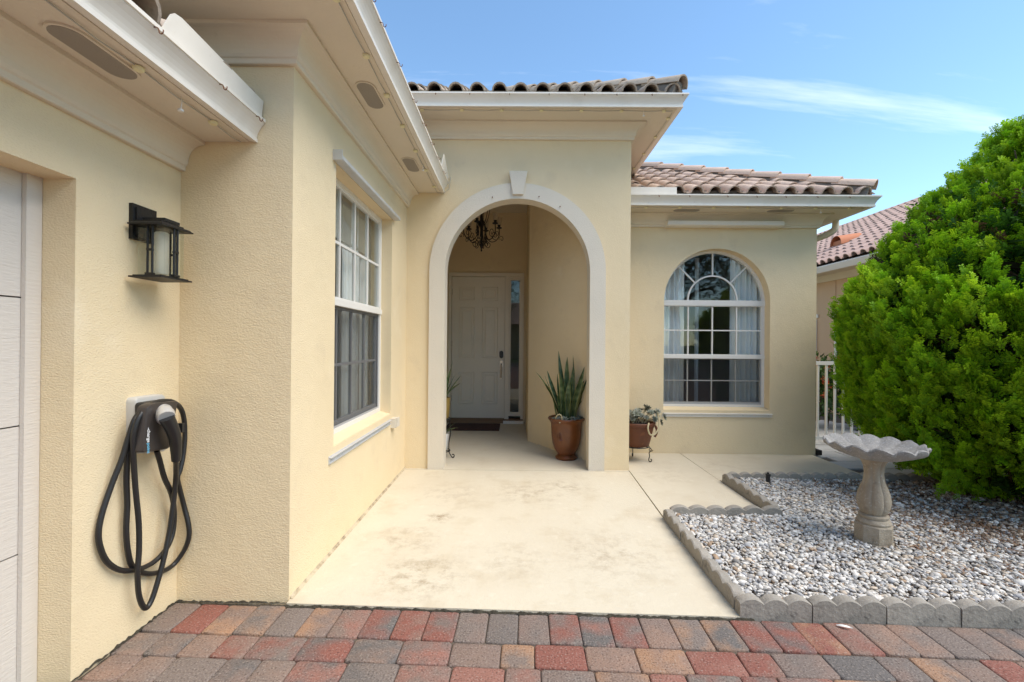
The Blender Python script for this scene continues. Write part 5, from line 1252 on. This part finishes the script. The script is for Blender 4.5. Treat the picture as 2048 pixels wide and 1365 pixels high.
m = MB().tube([(4.70, 4.20, -.05), (4.71, 4.20, .5), (4.69, 4.21, 1.5), (4.70, 4.20, 2.6), (4.70, 4.2, 3.3)], [.11, .09, .07, .04, .01], 10); m.build('trunk', BARK, con)
m = MB(); r_ = random.Random(4)
for k in range(70):
    z = .2+2.7*k/70; a = k*2.4; rr = float(surf_pt(z+.25, a))*.9; m.tube([(4.7, 4.2, z), (4.7+rr*.5*math.cos(a), 4.2+rr*.5*math.sin(a), z+.10), (4.7+rr*math.cos(a), 4.2+rr*math.sin(a), z+.3)], [.022, .014, .004], 5)
m.build('branches', BARK, con)
# ---- leafy shrubs and trees made of separate leaves
def leaf_cloud(name, centres, radii, n, size, cols, mt, parent, seed, droop=.3):
    rg = np.random.default_rng(seed); w_ = np.array([r[0]*r[1]*r[2] for r in radii]); k = rg.choice(len(centres), n, p=w_/w_.sum())
    d = rg.normal(size=(n, 3)); d /= np.linalg.norm(d, axis=1, keepdims=True); rad = rg.random(n)**.45
    c = np.array(centres)[k]+d*np.array(radii)[k]*rad[:, None]
    ax = d*.6+rg.normal(0, .6, (n, 3))+np.array([0, 0, .15]); ax /= np.linalg.norm(ax, axis=1, keepdims=True)
    s = np.cross(ax, rg.normal(size=(n, 3))); s /= np.linalg.norm(s, axis=1, keepdims=True); nn = np.cross(s, ax)
    L = size*rg.uniform(.7, 1.3, n)[:, None]
    pts = np.stack([c, c+ax*L*.5+s*L*.28+nn*L*.06, c+ax*L-nn*L*droop*.3, c+ax*L*.5-s*L*.28+nn*L*.06], 1)
    col = np.array(cols)[rg.integers(0, len(cols), n)]*rg.uniform(.7, 1.25, (n, 1))
    o = np_mesh(name, pts.reshape(-1, 3)-np.array(wl(parent))[None], np.arange(4*n).reshape(-1, 4), np.repeat(col, 4, 0), mt); o.parent = parent; return o
LEAFB = mat('broad_leaf', (.06, .12, .03), .45, attr='col', trans=.25)
PETAL = mat('ixora_petal', (.6, .1, .03), .6, attr='col', trans=.2)
hg = thing('flowering_shrub', 'low green shrub with red and orange flowers behind the white gate', 'shrub', (4.9, 7.6, 0))
cs = [(4.3+.32*i, 7.55+.1*(i % 2), .62+.08*(i % 3)) for i in range(6)]
leaf_cloud('foliage', cs, [(.34, .36, .52)]*6, 5200, .075, [(.05, .12, .02), (.09, .18, .03), (.035, .09, .018)], LEAFB, hg, 41)
rg = np.random.default_rng(5)
fc = [(4.1+rg.random()*2.0, 7.2+rg.random()*.35, .55+rg.random()*.68) for _ in range(46)]
leaf_cloud('flowers', fc, [(.045, .045, .035)]*46, 1500, .03, [(.60, .10, .03), (.62, .22, .04), (.55, .06, .05)], PETAL, hg, 42)
m = MB()
for c in cs:
    for k in range(3): m.tube([(c[0], c[1], -.02), (c[0]+random.uniform(-.2, .2), c[1]+random.uniform(-.2, .2), .7)], [.014, .006], 5)
m.build('stem', BARK, hg)
def tree(label, x, y, h, cr, seed, n=9000, cols=None, name='tree', leaf=.16):
    r = random.Random(seed); t = thing(name, label, 'tree', (x, y, -.12))
    m = MB().tube([(x, y, -.15), (x+.1, y, h*.25), (x-.05, y+.1, h*.5), (x+.05, y, h*.8)], [h*.035, h*.027, h*.02, .03], 10)
    cs, rs = [], []
    for k in range(11):
        a = k*2.4; zz = h*(.48+.045*k); rr = cr*(.75-.02*k)*r.uniform(.6, 1); e = (x+rr*math.cos(a), y+rr*math.sin(a), zz)
        m.tube([(x, y, h*.35+.02*k*h), ((x+e[0])/2, (y+e[1])/2, zz-.3), e], [h*.014, h*.009, .015], 6); cs.append(e); q = cr*r.uniform(.38, .55); rs.append((q, q, q*.7))
    m.build('trunk', BARK, t)
    leaf_cloud('crown', cs, rs, n, leaf, cols or [(.05, .10, .02), (.08, .14, .03), (.03, .07, .015)], LEAFB, t, seed)
tree('broad leafy tree across the driveway, mirrored in the arched window', 7.2, -9.0, 8.5, 3.6, 61)
tree('second leafy tree by the road, mirrored at the right of the arched window', 12.5, -8.5, 8.0, 3.8, 62)
tree('leafy street tree mirrored in the glass beside the entry door', -2.5, -19.5, 8.0, 3.4, 63, 6000)
# ================================================================ NEIGHBOURS
nb = thing('house', 'peach stucco neighbouring house with pink tile roof beyond the conifer', 'house', (9.0, 12.0, -.1))
PEACH = mat('peach_stucco', (0.60, 0.42, 0.27), .9, bump=(60, .004, 3), spec=.15)
NX, NE, NZ = 6.95, 6.50, 2.95
MB().box(NX, 16, 5.0, 24, -.2, NZ+.1).build('wall', PEACH, nb)
MB().prism([(NE+.05, NZ), (NX+.1, NZ), (NX+.1, NZ-.16), (NX-.03, NZ-.16), (NX-.10, NZ-.03), (NE+.05, NZ-.03)], lambda x, z: (x, 4.6, z), lambda x, z: (x, 24.4, z)).build('soffit', CREAMW, nb)
MB().prism([(NE+.04, NZ-.04), (NE-.03, NZ-.04), (NE-.07, NZ+.07), (NE-.07, NZ+.09), (NE+.04, NZ+.09)], lambda x, z: (x, 4.55, z), lambda x, z: (x, 24.4, z)).build('gutter', GUTM, nb)
for y0 in (8.9, 10.4):
    MB().box(NX-.03, NX, y0, y0+1.0, 2.0, 2.08).build('shutter_rail', GUTM, nb)
    fr_ = MB().box(NX-.035, NX-.003, y0+.05, y0+.95, .55, .62).box(NX-.035, NX-.003, y0+.05, y0+.12, .62, 1.95).box(NX-.035, NX-.003, y0+.88, y0+.95, .62, 1.95).box(NX-.035, NX-.003, y0+.12, y0+.88, 1.88, 1.95).build('window', WHITE, nb)
    MB().box(NX-.02, NX-.012, y0+.12, y0+.88, .62, 1.88).build('pane', glass_mat('far_glass', (.1, .12, .12), 1.5), fr_)
for y0 in (8.3, 9.85, 11.6): MB().box(NX-.012, NX, y0, y0+.05, 0, NZ-.17).build('pilaster', PEACH, nb)
ndk = MB().add([(NE, 4.6, NZ+.10), (NE, 24.4, NZ+.10), (12.0, 24.4, NZ+.10+5.5*.5), (12.0, 10.1, NZ+.10+5.5*.5)], [(0, 1, 2, 3)]).add([(NE, 4.6, NZ+.10), (12.0, 10.1, NZ+.10+2.75), (17.5, 4.6, NZ+.10)], [(0, 1, 2)]).build('roof', DECK, nb, fix=False)
def nkeep(o):
    d = o-CAM; u_ = d.x/d.y; v_ = d.z/d.y
    px_ = CX+F_PX*u_; py_ = CY-F_PX*v_
    return 1590 < px_ < 1900 and py_ > 370
tile_plane(ndk, (NE-.04, 4.6, NZ+.115), (0, 1, 0), (1, 0, 0), .5, 70, 15, [((NE, 4.6, 0), (-.7071, .7071, 0))], NTILE, nkeep, 300)
ORG = mat('orange_vent', (0.50, 0.17, 0.07), .7)
q = at(1690, 470, 'x', 7.75)
def on_roof(x): return NZ+.12+(x-NE)*.5
vx, vy = 7.75, q.y; m = MB(); n = 10
vs = []
for i in range(n+1):
    a = math.pi*i/n; vs += [(vx-.22, vy+.19*math.cos(a), on_roof(vx)+.03+.22*math.sin(a)), (vx+.30, vy+.17*math.cos(a), on_roof(vx)+.17+.16*math.sin(a))]
m.add(vs, [(2*i, 2*i+2, 2*i+3, 2*i+1) for i in range(n)]); m.box(vx-.16, vx-.10, vy-.17, vy+.17, on_roof(vx)-.10, on_roof(vx)+.14); m.build('roof_vent', ORG, nb, smooth=True)
# house across the road (seen mirrored in the glass)
hs = thing('house', 'pale house with hipped tile roof across the road', 'house', (0, -27, -.1))
MB().box(-9, 9, -33, -25, -.1, 3.0).build('wall', PEACH, hs)
MB().add([(-9.6, -24.4, 3.0), (9.6, -24.4, 3.0), (9.6, -33.6, 3.0), (-9.6, -33.6, 3.0), (-5, -29, 5.3), (5, -29, 5.3)], [(0, 1, 5, 4), (1, 2, 5), (2, 3, 4, 5), (3, 0, 4)]).build('roof', NTILE, hs)
for x_ in (-6, -2.6, 4.4):
    o = MB().box(x_-.9, x_+.9, -25, -24.93, .7, 2.3).build('window', WHITE, hs); MB().box(x_-.8, x_+.8, -24.93, -24.925, .8, 2.2).build('pane', DARK, o)
MB().box(.3, 1.4, -25, -24.92, -.05, 2.3).build('door', DOORM, hs)
